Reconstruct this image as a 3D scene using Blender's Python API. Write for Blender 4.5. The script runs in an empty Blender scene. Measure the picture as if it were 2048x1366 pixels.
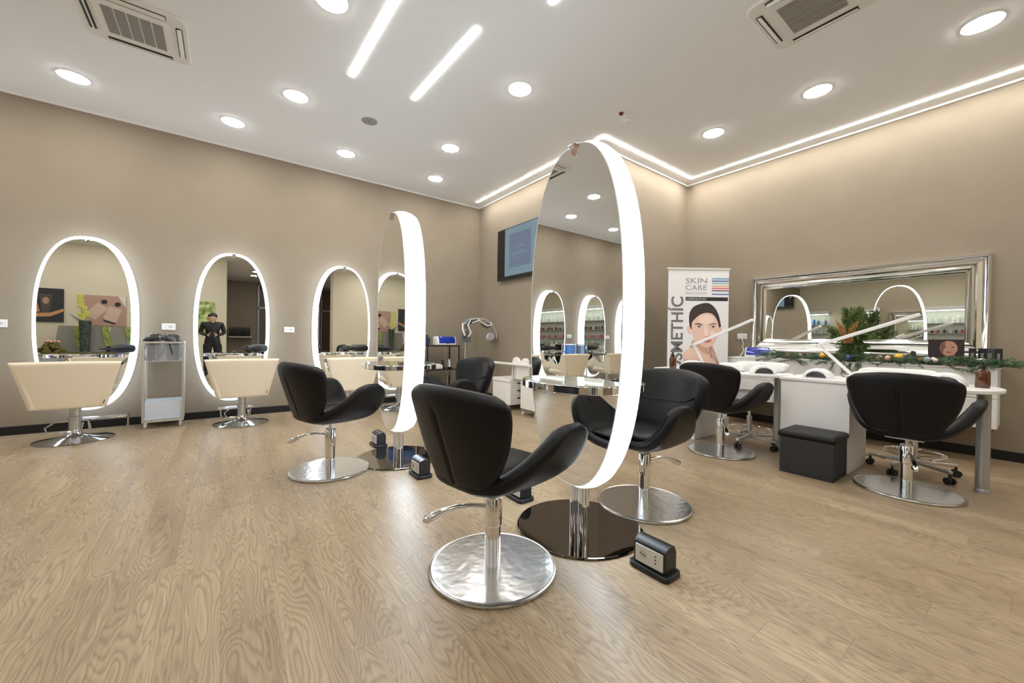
import bpy, bmesh, math, random
from mathutils import Vector, Matrix
PI = math.pi
R = math.radians
random.seed(7)
scn = bpy.context.scene
COL = scn.collection

# ---------------------------------------------------------------- camera, world, exposure
YA, XB, YC, XD, HC = 6.2866, 3.8645, 3.3183, 5.8607, 3.5185      # far wall, alcove wall, return wall, right wall, ceiling
XE, YE, YF = -8.77, -3.5, -9.2                                   # left wall, wall behind, shop front
cam_d = bpy.data.cameras.new('camera'); cam = bpy.data.objects.new('camera', cam_d); COL.objects.link(cam)
cam_d.sensor_width = 36; cam_d.lens = 779.27 / 2048 * 36; cam_d.clip_start = 0.05; cam_d.clip_end = 100
yaw, pit, rol = R(36.5706), R(-.3013), R(.8207)
fw = Vector((math.sin(yaw) * math.cos(pit), math.cos(yaw) * math.cos(pit), math.sin(pit)))
rt = Vector((math.cos(yaw), -math.sin(yaw), 0)); up = rt.cross(fw)
r3 = rt * math.cos(rol) + up * math.sin(rol); u3 = -rt * math.sin(rol) + up * math.cos(rol)
mw = Matrix((r3, u3, -fw)).transposed().to_4x4(); mw.translation = Vector((0, 0, 1.06))
cam.matrix_world = mw
scn.camera = cam
w = bpy.data.worlds.new('world'); scn.world = w; w.use_nodes = True
w.node_tree.nodes['Background'].inputs[0].default_value = (.75, .85, 1, 1)
w.node_tree.nodes['Background'].inputs[1].default_value = .06
scn.view_settings.view_transform = 'Standard'; scn.view_settings.look = 'None'
scn.view_settings.gamma = 1; scn.view_settings.exposure = 0.3
scn.view_settings.use_curve_mapping = False
L_DOWN, L_STRIP, L_RIM, L_TALL = 84.0, 48.0, 2.6, 9.0      # radiance of downlights, led strips and mirror rims
C_DOWN, C_STRIP, C_RIM = (1, .975, .94), (1, .97, .92), (.74, .87, 1)

# ---------------------------------------------------------------- materials
MATS = {}
def mat(name, col, rough=.5, metal=0, emit=None, es=0, spec=.5, trans=0, alpha=1, coat=0, sheen=0, ior=1.45):
    if name in MATS: return MATS[name]
    m = bpy.data.materials.new(name); m.use_nodes = True
    b = m.node_tree.nodes['Principled BSDF']
    b.inputs['Base Color'].default_value = (*col, 1); b.inputs['Roughness'].default_value = rough
    b.inputs['Metallic'].default_value = metal; b.inputs['Specular IOR Level'].default_value = spec
    b.inputs['Transmission Weight'].default_value = trans; b.inputs['IOR'].default_value = ior
    b.inputs['Coat Weight'].default_value = coat; b.inputs['Sheen Weight'].default_value = sheen
    b.inputs['Alpha'].default_value = alpha
    if emit:
        b.inputs['Emission Color'].default_value = (*emit, 1); b.inputs['Emission Strength'].default_value = es
    MATS[name] = m
    return m
def nodes(m): return m.node_tree.nodes, m.node_tree.links, m.node_tree.nodes['Principled BSDF']
def add_bump(m, scale, strength, dist=.002, detail=3, stretch=None):
    N, L, b = nodes(m)
    tc = N.new('ShaderNodeTexCoord'); mp = N.new('ShaderNodeMapping'); nz = N.new('ShaderNodeTexNoise'); bp = N.new('ShaderNodeBump')
    if stretch: mp.inputs['Scale'].default_value = stretch
    nz.inputs['Scale'].default_value = scale; nz.inputs['Detail'].default_value = detail
    bp.inputs['Strength'].default_value = strength; bp.inputs['Distance'].default_value = dist
    L.new(tc.outputs['Object'], mp.inputs[0]); L.new(mp.outputs[0], nz.inputs[0]); L.new(nz.outputs[0], bp.inputs['Height']); L.new(bp.outputs[0], b.inputs['Normal'])
    return m
def noise_col(m, c1, c2, scale, lo=.35, hi=.65, detail=4, stretch=(1, 1, 1)):
    N, L, b = nodes(m)
    tc = N.new('ShaderNodeTexCoord'); mp = N.new('ShaderNodeMapping'); nz = N.new('ShaderNodeTexNoise'); cr = N.new('ShaderNodeValToRGB')
    mp.inputs['Scale'].default_value = stretch
    nz.inputs['Scale'].default_value = scale; nz.inputs['Detail'].default_value = detail
    cr.color_ramp.elements[0].position = lo; cr.color_ramp.elements[0].color = (*c1, 1)
    cr.color_ramp.elements[1].position = hi; cr.color_ramp.elements[1].color = (*c2, 1)
    L.new(tc.outputs['Object'], mp.inputs[0]); L.new(mp.outputs[0], nz.inputs[0]); L.new(nz.outputs[0], cr.inputs[0]); L.new(cr.outputs[0], b.inputs['Base Color'])
    return m

M_wall = add_bump(noise_col(mat('taupe_paint', (.3, .24, .185), .75, spec=.25), (.286, .238, .179), (.306, .255, .193), 3, .3, .7), 180, .25, .0008)
M_wall2 = add_bump(mat('beige_paint', (.72, .665, .52), .8, spec=.2), 180, .2, .0008)
M_ceil = add_bump(mat('white_ceiling_paint', (.90, .915, .93), .9, spec=.15), 60, .05, .001)
M_trim = mat('white_trim', (.84, .83, .81), .6)
M_base = mat('black_skirting', (.006, .006, .007), .45)
M_chrome = mat('chrome', (.82, .82, .82), .06, 1)
M_satin = mat('satin_steel', (.62, .62, .61), .28, 1)
M_alu = mat('aluminium', (.66, .65, .61), .35, .85)
M_rimtall = mat('tall_rim_diffuser', (.7, .72, .75), .35, emit=C_RIM, es=L_TALL)
M_glass_mirror = mat('mirror_glass', (.88, .89, .87), 0.0, 1)
M_rim = mat('rim_diffuser', (.7, .72, .75), .35, emit=C_RIM, es=L_RIM)
M_black = add_bump(mat('black_leatherette', (.0055, .0055, .006), .42, spec=.28), 420, .3, .0006)
M_blackseam = mat('black_seam', (.004, .004, .004), .6)
M_blackpl = mat('black_plastic', (.014, .014, .015), .35)
M_blackmet = mat('black_metal', (.010, .010, .010), .4)
M_cream = add_bump(mat('cream_leatherette', (.80, .70, .54), .5, spec=.35), 350, .2, .0006)
M_white = mat('white_laminate', (.82, .815, .80), .35)
M_whitepl = mat('white_plastic', (.85, .85, .84), .3)
M_offw = mat('offwhite_plastic', (.80, .77, .71), .38)
M_cush = mat('white_leatherette', (.80, .79, .77), .5)
M_grey = mat('grey_plastic', (.13, .14, .15), .35)
M_dgrey = mat('dark_grey_plastic', (.06, .065, .07), .4)
M_leg = mat('silver_lacquer', (.42, .42, .41), .35, .6)
M_acryl = mat('clear_acrylic', (.85, .88, .92), .08, alpha=.13)
M_acrylb = mat('blue_acrylic', (.06, .17, .45), .1, alpha=.45)
M_frost = mat('frosted_acrylic', (.66, .72, .80), .4, trans=.1)
M_blue = mat('cobalt_plastic', (.008, .03, .33), .08, coat=1)
M_amber = mat('amber_glass', (.085, .026, .007), .08, coat=.7)
M_amberd = mat('amber_liquid', (.10, .032, .010), .12, coat=.7)
M_clearpl = mat('clear_plastic', (.62, .64, .62), .12, trans=.35)
M_foot = add_bump(mat('smoked_chrome', (.20, .18, .165), .04, 1), 5, .02, .003)
M_disc = add_bump(mat('hammered_steel', (.68, .69, .70), .20, 1), 22, .30, .005, 1)
M_discrim = mat('brushed_rim', (.60, .60, .58), .25, 1)
M_disclamp = mat('downlight_diffuser', (1, 1, 1), .5, emit=C_DOWN, es=L_DOWN)
M_strip = mat('strip_diffuser', (1, 1, 1), .5, emit=C_STRIP, es=L_STRIP)
M_strip2 = mat('ceiling_strip_diffuser', (1, 1, 1), .5, emit=C_STRIP, es=L_STRIP * .8)
M_shelfled = mat('shelf_strip_diffuser', (1, 1, 1), .5, emit=(1, 1, .95), es=9)
M_green = noise_col(mat('fir_green', (.06, .11, .06), .6), (.035, .085, .055), (.13, .20, .09), 20)
M_green2 = noise_col(mat('thuja_green', (.10, .15, .05), .6), (.045, .09, .02), (.17, .22, .07), 16)
M_moss = noise_col(mat('moss', (.2, .28, .06), .9), (.16, .24, .04), (.45, .5, .18), 30)
M_mossd = noise_col(mat('dark_moss', (.12, .10, .03), .9), (.07, .05, .015), (.26, .22, .06), 40)
M_pampas = noise_col(mat('dried_grass', (.45, .24, .08), .8), (.34, .17, .05), (.58, .34, .13), 30)
M_skin = mat('skin', (.62, .36, .25), .55)
M_hair = mat('dark_hair', (.018, .014, .012), .5)
M_jacket = mat('black_leather', (.012, .012, .013), .38)
M_trouser = mat('dark_trousers', (.015, .016, .02), .8)
def flat(name, c, r=.55): return mat(name, c, r)

# oak plank floor: planks along Y, cathedral grain from contour lines of stretched noise
def floor_mat():
    m = mat('oak_vinyl_planks', (.45, .34, .24), .34, spec=.4)
    N, L, b = nodes(m)
    def n(t, **k):
        x = N.new(t)
        for a, v in k.items(): setattr(x, a, v)
        return x
    def math_(op, a, b2=None):
        x = n('ShaderNodeMath', operation=op)
        for i, v in enumerate((a, b2)):
            if v is None: continue
            if isinstance(v, (int, float)): x.inputs[i].default_value = v
            else: L.new(v, x.inputs[i])
        return x.outputs[0]
    tc = n('ShaderNodeTexCoord'); sp = n('ShaderNodeSeparateXYZ'); L.new(tc.outputs['Object'], sp.inputs[0])
    PW, PL = .168, 1.22
    cx = math_('DIVIDE', sp.outputs[0], PW); col = math_('FLOOR', cx)
    wn = n('ShaderNodeTexWhiteNoise', noise_dimensions='1D'); L.new(col, wn.inputs['W'])
    ys = math_('ADD', math_('DIVIDE', sp.outputs[1], PL), wn.outputs[0]); row = math_('FLOOR', ys)
    cb = n('ShaderNodeCombineXYZ'); L.new(col, cb.inputs[0]); L.new(row, cb.inputs[1])
    wn2 = n('ShaderNodeTexWhiteNoise', noise_dimensions='3D'); L.new(cb.outputs[0], wn2.inputs['Vector'])
    sc = n('ShaderNodeVectorMath', operation='SCALE'); L.new(wn2.outputs['Color'], sc.inputs[0]); sc.inputs['Scale'].default_value = 40
    ad = n('ShaderNodeVectorMath', operation='ADD'); L.new(tc.outputs['Object'], ad.inputs[0]); L.new(sc.outputs[0], ad.inputs[1])
    mp = n('ShaderNodeMapping'); mp.inputs['Scale'].default_value = (5.2, .85, 1); L.new(ad.outputs[0], mp.inputs[0])
    nz = n('ShaderNodeTexNoise'); nz.inputs['Scale'].default_value = 1.0; nz.inputs['Detail'].default_value = 3.2; nz.inputs['Roughness'].default_value = .46; nz.inputs['Distortion'].default_value = .25
    L.new(mp.outputs[0], nz.inputs[0])
    fr = math_('FRACT', math_('MULTIPLY', nz.outputs[0], 40))
    line = n('ShaderNodeValToRGB'); e = line.color_ramp.elements
    e[0].position = 0; e[0].color = (0, 0, 0, 1); e[1].position = 1; e[1].color = (.15, .15, .15, 1)
    x = line.color_ramp.elements.new(.35); x.color = (.95, .95, .95, 1)
    x = line.color_ramp.elements.new(.75); x.color = (.7, .7, .7, 1)
    L.new(fr, line.inputs[0])
    mp2 = n('ShaderNodeMapping'); mp2.inputs['Scale'].default_value = (160, 4, 1); L.new(ad.outputs[0], mp2.inputs[0])
    nz2 = n('ShaderNodeTexNoise'); nz2.inputs['Scale'].default_value = 1; nz2.inputs['Detail'].default_value = 4; L.new(mp2.outputs[0], nz2.inputs[0])
    mp3 = n('ShaderNodeMapping'); mp3.inputs['Scale'].default_value = (6, 1.2, 1); L.new(ad.outputs[0], mp3.inputs[0])
    nz3 = n('ShaderNodeTexNoise'); nz3.inputs['Scale'].default_value = 1; nz3.inputs['Detail'].default_value = 3; L.new(mp3.outputs[0], nz3.inputs[0])
    tone = n('ShaderNodeValToRGB'); e = tone.color_ramp.elements
    e[0].position = .3; e[0].color = (.315, .228, .140, 1); e[1].position = .7; e[1].color = (.435, .335, .215, 1)
    mixv = math_('ADD', math_('MULTIPLY', nz3.outputs[0], .84), math_('MULTIPLY', wn2.outputs['Value'], .16)); L.new(mixv, tone.inputs[0])
    grain = math_('ADD', math_('MULTIPLY', line.outputs[0], .50), math_('MULTIPLY', nz2.outputs[0], .68))
    dk = n('ShaderNodeMapRange'); L.new(grain, dk.inputs[0]); dk.inputs[1].default_value = .15; dk.inputs[2].default_value = .95; dk.inputs[3].default_value = .50; dk.inputs[4].default_value = 1.12
    mul = n('ShaderNodeVectorMath', operation='SCALE'); L.new(tone.outputs[0], mul.inputs[0]); L.new(dk.outputs[0], mul.inputs['Scale'])
    # joints
    fx = math_('FRACT', cx); fy = math_('FRACT', ys)
    jx = math_('LESS_THAN', fx, .010); jy = math_('LESS_THAN', fy, .0022); j = math_('MAXIMUM', jx, jy)
    jm = n('ShaderNodeMapRange'); L.new(j, jm.inputs[0]); jm.inputs[3].default_value = 1; jm.inputs[4].default_value = .72
    mul2 = n('ShaderNodeVectorMath', operation='SCALE'); L.new(mul.outputs[0], mul2.inputs[0]); L.new(jm.outputs[0], mul2.inputs['Scale'])
    L.new(mul2.outputs[0], b.inputs['Base Color'])
    bp = n('ShaderNodeBump'); bp.inputs['Strength'].default_value = .25; bp.inputs['Distance'].default_value = .0012; L.new(grain, bp.inputs['Height']); L.new(bp.outputs[0], b.inputs['Normal'])
    rr = n('ShaderNodeMapRange'); L.new(nz3.outputs[0], rr.inputs[0]); rr.inputs[3].default_value = .27; rr.inputs[4].default_value = .42; L.new(rr.outputs[0], b.inputs['Roughness'])
    return m
M_floor = floor_mat()

# ---------------------------------------------------------------- mesh helpers
class MB:
    def __init__(s): s.bm = bmesh.new()
    def poly(s, vs):
        try: s.bm.faces.new([s.bm.verts.new(v) for v in vs])
        except ValueError: pass
        return s
    def box(s, c, d, rz=0, rx=0, ry=0, taper=1):
        M = Matrix.Translation(c) @ Matrix.Rotation(rz, 4, 'Z') @ Matrix.Rotation(ry, 4, 'Y') @ Matrix.Rotation(rx, 4, 'X')
        v = []
        for z in (-.5, .5):
            t = taper if z > 0 else 1
            for x, y in ((-.5, -.5), (.5, -.5), (.5, .5), (-.5, .5)): v.append(s.bm.verts.new(M @ Vector((x * d[0] * t, y * d[1] * t, z * d[2]))))
        for f in ((0, 3, 2, 1), (4, 5, 6, 7), (0, 1, 5, 4), (1, 2, 6, 5), (2, 3, 7, 6), (3, 0, 4, 7)): s.bm.faces.new([v[i] for i in f])
        return s
    def b2(s, x0, x1, y0, y1, z0, z1): return s.box(((x0 + x1) / 2, (y0 + y1) / 2, (z0 + z1) / 2), (x1 - x0, y1 - y0, z1 - z0))
    def rings(s, rings, closed=True, cap=True, loop=False):
        vr = [[s.bm.verts.new(p) for p in r] for r in rings]
        n = len(vr[0]); m = len(vr)
        for i in range(m if loop else m - 1):
            a, b = vr[i], vr[(i + 1) % m]
            for k in range(n if closed else n - 1):
                k2 = (k + 1) % n
                s.bm.faces.new((a[k], a[k2], b[k2], b[k]))
        if cap and not loop and closed:
            s.bm.faces.new(vr[0][::-1]); s.bm.faces.new(vr[-1])
        return s
    def lathe(s, prof, c=(0, 0, 0), seg=32, axis='Z', M=None):
        rs = []
        for r, z in prof:
            r = max(r, 1e-4); ring = []
            for k in range(seg):
                a = 2 * PI * k / seg; p = Vector((r * math.cos(a), r * math.sin(a), z))
                if axis == 'X': p = Vector((p.z, p.x, p.y))
                if axis == 'Y': p = Vector((p.y, p.z, p.x))
                if M is not None: p = M @ p
                ring.append(p + Vector(c))
            rs.append(ring)
        return s.rings(rs)
    def cyl(s, p0, p1, r0, r1=None, seg=16):
        r1 = r0 if r1 is None else r1
        return s.tube([p0, p1], [r0, r1], seg)
    def tube(s, pts, r, seg=10, sx=1, loop=False):
        pts = [Vector(p) for p in pts]; n = len(pts)
        rr = r if isinstance(r, (list, tuple)) else [r] * n
        rings = []; ref = None
        for i, p in enumerate(pts):
            if loop: t = (pts[(i + 1) % n] - pts[i - 1]).normalized()
            else: t = (pts[min(i + 1, n - 1)] - pts[max(i - 1, 0)]).normalized()
            if ref is None:
                ref = Vector((0, 0, 1)) if abs(t.z) < .9 else Vector((1, 0, 0))
            a = (ref - t * ref.dot(t))
            if a.length < 1e-5: a = t.orthogonal()
            a.normalize(); ref = a; b = t.cross(a)
            rings.append([p + (a * math.cos(2 * PI * k / seg) + b * math.sin(2 * PI * k / seg) * sx) * rr[i] for k in range(seg)])
        return s.rings(rings, loop=loop)
    def sph(s, c, r, seg=16, sz=1, sxy=(1, 1)):
        rs = []
        for i in range(seg // 2 + 1):
            a = PI * i / (seg // 2)
            rad = max(math.sin(a), .001) * r
            rs.append([Vector((c[0] + sxy[0] * rad * math.cos(2 * PI * k / seg), c[1] + sxy[1] * rad * math.sin(2 * PI * k / seg), c[2] - math.cos(a) * r * sz)) for k in range(seg)])
        return s.rings(rs)
    def prism(s, poly, fn, h):
        """extrude 2D poly; fn(a,b,t) -> point with t in (0,1)*h"""
        return s.rings([[Vector(fn(a, b, t)) for a, b in poly] for t in (0, h)])
    def pad(s, fn, nu, nv, th, edge=.25, p=6, groove=None):
        """closed cushion around the mid surface fn(u,v), u,v in -1..1"""
        def nrm(u, v):
            e = .01
            a = Vector(fn(min(u + e, 1), v)) - Vector(fn(max(u - e, -1), v)); b = Vector(fn(u, min(v + e, 1))) - Vector(fn(u, max(v - e, -1)))
            c = a.cross(b); return c.normalized() if c.length > 1e-9 else Vector((0, 0, 1))
        def lin(n): # denser toward the rim
            return [math.sin((-1 + 2 * i / n) * PI / 2 * .92) / math.sin(PI / 2 * .92) for i in range(n + 1)]
        U, V = lin(nu), lin(nv); top = []; bot = []
        if groove: U = sorted([x for x in U if abs(x) > .05] + [-.045, -.022, 0, .022, .045]); nu = len(U) - 1
        for u in U:
            a = []; b = []
            for v in V:
                m = max(abs(u), abs(v)); k = max(0, 1 - m ** p) ** .5
                h = th / 2 * k + .0008
                P = Vector(fn(u, v)); N = nrm(u, v); gr = groove(u, v) if groove else 0
                ha, hb = (h, h - gr) if N.x > 0 else (h - gr, h)
                a.append(s.bm.verts.new(P + N * ha)); b.append(s.bm.verts.new(P - N * hb))
            top.append(a); bot.append(b)
        for i in range(nu):
            for j in range(nv):
                s.bm.faces.new((top[i][j], top[i + 1][j], top[i + 1][j + 1], top[i][j + 1]))
                s.bm.faces.new((bot[i][j], bot[i][j + 1], bot[i + 1][j + 1], bot[i + 1][j]))
        for i in range(nu):
            s.bm.faces.new((top[i][0], bot[i][0], bot[i + 1][0], top[i + 1][0])); s.bm.faces.new((top[i][nv], top[i + 1][nv], bot[i + 1][nv], bot[i][nv]))
        for j in range(nv):
            s.bm.faces.new((top[0][j], top[0][j + 1], bot[0][j + 1], bot[0][j])); s.bm.faces.new((top[nu][j], bot[nu][j], bot[nu][j + 1], top[nu][j + 1]))
        return s
    def build(s, name, m, parent=None, smooth=True, bevel=0, seg=2, subsurf=0, ang=40, loc=None, rz=0):
        bmesh.ops.recalc_face_normals(s.bm, faces=s.bm.faces)
        me = bpy.data.meshes.new(name); s.bm.to_mesh(me); s.bm.free()
        me.materials.append(m)
        o = bpy.data.objects.new(name, me); COL.objects.link(o)
        if parent: o.parent = parent
        if loc is not None: o.location = loc
        if rz: o.rotation_euler = (0, 0, rz)
        if bevel:
            bv = o.modifiers.new('bevel', 'BEVEL'); bv.width = bevel; bv.segments = seg; bv.limit_method = 'ANGLE'; bv.angle_limit = R(35)
        if subsurf:
            ss = o.modifiers.new('sub', 'SUBSURF'); ss.levels = ss.render_levels = subsurf
        if smooth:
            for p in me.polygons: p.use_smooth = True
            try: me.set_sharp_from_angle(angle=R(ang))
            except Exception: pass
        return o
def lerp_tab(tab, x):
    for (a, fa), (b, fb) in zip(tab, tab[1:]):
        if x <= b:
            t = 0 if b == a else (x - a) / (b - a); t = max(0, min(1, t))
            return fa + (fb - fa) * t
    return tab[-1][1]
def smooth_tab(tab, x):
    xs = [t[0] for t in tab]; n = len(tab); i = 0
    while i < n - 2 and x > xs[i + 1]: i += 1
    def P(k): return tab[max(0, min(n - 1, k))]
    p0, p1, p2, p3 = P(i - 1), P(i), P(i + 1), P(i + 2)
    d = p2[0] - p1[0]; t = (x - p1[0]) / d if d else 0; t = max(0, min(1, t))
    m1 = (p2[1] - p0[1]) / max(p2[0] - p0[0], 1e-6) * d; m2 = (p3[1] - p1[1]) / max(p3[0] - p1[0], 1e-6) * d
    return (2 * t ** 3 - 3 * t ** 2 + 1) * p1[1] + (t ** 3 - 2 * t ** 2 + t) * m1 + (-2 * t ** 3 + 3 * t ** 2) * p2[1] + (t ** 3 - t ** 2) * m2
def thing(name, label, cat, loc=(0, 0, 0), rz=0, group=None):
    o = bpy.data.objects.new(name, None); COL.objects.link(o); o.location = loc; o.rotation_euler = (0, 0, rz); o.empty_display_size = .1
    o['label'] = label; o['category'] = cat
    if group: o['group'] = group
    return o
def tag(o, label, cat, group=None, kind=None):
    o['label'] = label; o['category'] = cat
    if group: o['group'] = group
    if kind: o['kind'] = kind
    return o
def struct(o):
    o['kind'] = 'structure'; return o
KIDS = {}
def kids(o): return [c for c in bpy.data.objects if c.parent == o]
def dup(root, label, loc=None, rz=None, group=None):
    r = root.copy(); COL.objects.link(r)
    if loc is not None: r.location = loc
    if rz is not None: r.rotation_euler = (0, 0, rz)
    r['label'] = label
    if group: r['group'] = group
    for ch in kids(root):
        c = ch.copy(); COL.objects.link(c); c.parent = r
        for g in kids(ch):
            d = g.copy(); COL.objects.link(d); d.parent = c
    return r
def text(name, s, size, m, parent, M, extrude=.0006, fit=None, label=None, bold=0):
    cu = bpy.data.curves.new(name, 'FONT'); cu.body = s; cu.size = size; cu.extrude = extrude; cu.offset = bold
    cu.align_x = 'CENTER'; cu.align_y = 'CENTER'
    t = bpy.data.objects.new(name, cu); COL.objects.link(t)
    dg = bpy.context.evaluated_depsgraph_get(); me = bpy.data.meshes.new_from_object(t.evaluated_get(dg))
    bpy.data.objects.remove(t)
    xs = [v.co.x for v in me.vertices]; ys = [v.co.y for v in me.vertices]
    cxm, cym = (min(xs) + max(xs)) / 2, (min(ys) + max(ys)) / 2
    fx = fit[0] / (max(xs) - min(xs)) if fit else 1; fy = fit[1] / (max(ys) - min(ys)) if fit else 1
    for v in me.vertices: v.co = M @ Vector(((v.co.x - cxm) * fx, (v.co.y - cym) * fy, v.co.z))
    me.materials.clear(); me.materials.append(m)
    o = bpy.data.objects.new(name, me); COL.objects.link(o); o.parent = parent
    if label: o['label'] = label
    return o
def oval(a, b, n=2.4, seg=72):
    out = []
    for k in range(seg):
        t = 2 * PI * k / seg; c, s_ = math.cos(t), math.sin(t)
        out.append((a * math.copysign(abs(c) ** (2 / n), c), b * math.copysign(abs(s_) ** (2 / n), s_)))
    return out

# ---------------------------------------------------------------- room shell
struct(MB().b2(XE - .2, XD + .2, YF - .2, YA + .2, -.1, 0).build('floor', M_floor, smooth=False))
struct(MB().b2(XE - .2, XD + .2, YF - .2, YA + .2, HC, HC + .1).build('ceiling', M_ceil, smooth=False))
struct(MB().b2(XE - .2, XB + .2, YA, YA + .2, 0, HC).build('wall_far', M_wall, smooth=False))
struct(MB().b2(XB, XD + .2, YC, YA, 0, HC).build('wall_return', M_wall, smooth=False))
struct(MB().b2(XD, XD + .2, YF, YC, 0, HC).build('wall_right', M_wall, smooth=False))
struct(MB().b2(XE - .2, XE, YF, YA, 0, HC).build('wall_left', M_wall2, smooth=False))
struct(MB().b2(XE, .09, YE - .25, YE, 0, HC).build('wall_behind', M_wall2, smooth=False))
struct(MB().b2(-.16, .09, YF, YE - .25, 0, HC).build('wall_recess', M_wall, smooth=False))
struct(MB().b2(3.3, XD, YE - .45, YE, 0, HC).build('wall_pillar', M_wall2, smooth=False))
struct(MB().b2(.09, 1.28, YF - .2, YF, 0, HC).build('wall_back', M_wall, smooth=False))
struct(MB().b2(XE, XB, YA - .012, YA, 0, .09).build('baseboard_far', M_base, bevel=.003))
struct(MB().b2(XB - .012, XB, YC, YA - .012, 0, .09).build('baseboard_alcove', M_base, bevel=.003))
struct(MB().b2(XB - .012, XD - .012, YC - .012, YC, 0, .09).build('baseboard_return', M_base, bevel=.003))
struct(MB().b2(XD - .012, XD, YF, YC, 0, .09).build('baseboard_right', M_base, bevel=.003))
# thin white ceiling edge profile
struct(MB().b2(XE, XB, YA - .02, YA, HC - .022, HC).build('trim_1', M_trim, smooth=False))
struct(MB().b2(XB - .02, XB, YC, YA - .02, HC - .022, HC).build('trim_2', M_trim, smooth=False))
struct(MB().b2(XB - .02, XD - .02, YC - .02, YC, HC - .022, HC).build('trim_3', M_trim, smooth=False))
struct(MB().b2(XD - .02, XD, YF, YC, HC - .022, HC).build('trim_4', M_trim, smooth=False))
# shop front seen only in the mirrors
w1 = struct(MB().b2(1.28, XD, YF + .02, YF + .03, 0, HC).build('window_1', mat('shop_glass', (.12, .08, .05), .25, spec=.4), smooth=False))
fr = MB()
for x in (1.3, 1.95, 2.6, 3.27, 3.95, 4.6, 5.25): fr.b2(x - .03, x + .03, YF + .03, YF + .09, 0, HC)
for z in (.05, 2.35, 3.45): fr.b2(1.28, XD, YF + .03, YF + .09, z - .04, z + .04)
fr.build('window_frame', mat('frame_grey', (.35, .36, .37), .4, .4), w1, smooth=False)

# ---------------------------------------------------------------- ceiling fittings
def ring_mb(r0, r1, h, z):
    prof = [(r0, z), (r1, z), (r1, z - h), (r0, z - h * .6)]
    rs = [[Vector((r * math.cos(2 * PI * k / 40), r * math.sin(2 * PI * k / 40), zz)) for k in range(40)] for r, zz in prof]
    m = MB(); m.rings(rs, cap=False, loop=True); return m
def downlight(label, loc):
    t = thing('ceiling_downlight', label, 'ceiling light', loc, 0, 'round ceiling downlights')
    ring_mb(.100, .112, .006, 0).build('frame', M_trim, t)
    MB().lathe([(.1, 0), (.0995, -.006), (.094, -.011), (.06, -.013), (0, -.0135)], seg=40).build('diffuser', M_disclamp, t)
    return t
DL = [(-1.172, 5.54, 'round downlight on the ceiling above the leftmost lit oval wall mirror'),
      (.072, 5.55, 'round downlight between the left and middle wall mirrors, beside the far wall'),
      (1.303, 5.548, 'round downlight by the far wall, above the rightmost wall mirror'),
      (2.605, 5.546, 'round downlight nearest the far corner of the ceiling'),
      (.579, 4.549, 'round downlight left of the ceiling speaker'),
      (2.337, 4.542, 'round downlight between the ceiling speaker and the corner led line'),
      (.615, 3.10, 'round downlight cut by the top edge, left of the long led line'),
      (2.32, 3.056, 'round downlight right of the shorter led line, above the tall mirror'),
      (4.607, 2.297, 'round downlight farthest along the row of three near the right wall'),
      (4.623, 1.304, 'middle round downlight of the row of three near the right wall'),
      (4.621, .279, 'large round downlight in the top right corner of the photo')]
d0 = None
for x, y, lab in DL:
    if d0 is None: d0 = downlight(lab, (x, y, HC))
    else: dup(d0, lab, (x, y, HC))
refl = [(-1.96, 4.54, 'beside the left air cassette'), (-2.42, 5.54, 'above the fourth wall mirror'), (-3.79, 5.6, 'above the fifth wall mirror'), (-5.1, 5.55, 'above the sixth wall mirror'), (-3.6, 3.6, 'over the aisle left of the camera'),
        (-1.2, 3.0, 'over the floor left of the camera'), (2.32, 1.2, 'over the tall mirror chairs'), (.6, 1.1, 'just ahead of the camera'), (-1.2, .9, 'left of the camera'),
        (.6, -.9, 'just behind the camera'), (2.4, -.9, 'behind the camera on the right'), (-1.2, -1.2, 'behind the camera on the left'), (-3.2, -.6, 'towards the wash basins'), (-3.4, 1.5, 'in the middle of the left half of the room'),
        (-5.6, 3.4, 'towards the product shelves'), (-5.6, .8, 'by the wash basins'), (-5.6, -1.6, 'at the rear by the product shelves'), (4.62, -1.2, 'behind the camera near the right wall'), (1.0, -4.6, 'first in the entrance recess'), (1.0, -5.7, 'second in the entrance recess'), (1.0, -6.9, 'third in the entrance recess'), (-7.4, 2.0, 'in front of the product shelves'),
        (-4.4, -2.5, 'added above the dark canvas to brighten the wall behind'), (-2.8, -2.5, 'added above the display counter to brighten the wall behind'), (-1.0, -2.5, 'added above the green canvas to brighten the wall behind'), (2.4, -4.9, 'first by the shop window'), (2.4, -6.8, 'second by the shop window'), (4.4, -2.6, 'by the rear pillar')]  # canvas and counter downlights are added to brighten the wall behind
for x, y, lab in refl: dup(d0, 'round ceiling downlight ' + lab, (x, y, HC))
# led lines
def strip(pts, wd, m, h=.005):
    mb = MB()
    for (a, b) in zip(pts, pts[1:]):
        a, b = Vector((*a, 0)), Vector((*b, 0)); d = (b - a).normalized(); n = Vector((-d.y, d.x, 0)) * wd / 2
        ea, eb = a - d * wd / 2, b + d * wd / 2
        mb.rings([[p + Vector((0, 0, HC - h)) for p in (ea - n, eb - n, eb + n, ea + n)], [p + Vector((0, 0, HC)) for p in (ea - n, eb - n, eb + n, ea + n)]])
    return mb
tag(strip([(3.65, 6.02), (3.65, 3.127), (5.628, 3.127), (5.628, -3.2)], .036, M_strip).build('led_line', M_strip, smooth=False), 'continuous white led line following the ceiling around the alcove corner and right wall', 'led strip')
tag(strip([(.948, 3.86), (.985, 2.70)], .036, M_strip2).build('led_line', M_strip2, smooth=False), 'left slanting led line on the ceiling, cut off by the top edge', 'led strip')
tag(strip([(1.557, 3.845), (1.598, 2.68)], .036, M_strip2).build('led_line', M_strip2, smooth=False), 'whole led line in the middle of the ceiling, left of the round downlight', 'led strip')
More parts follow.
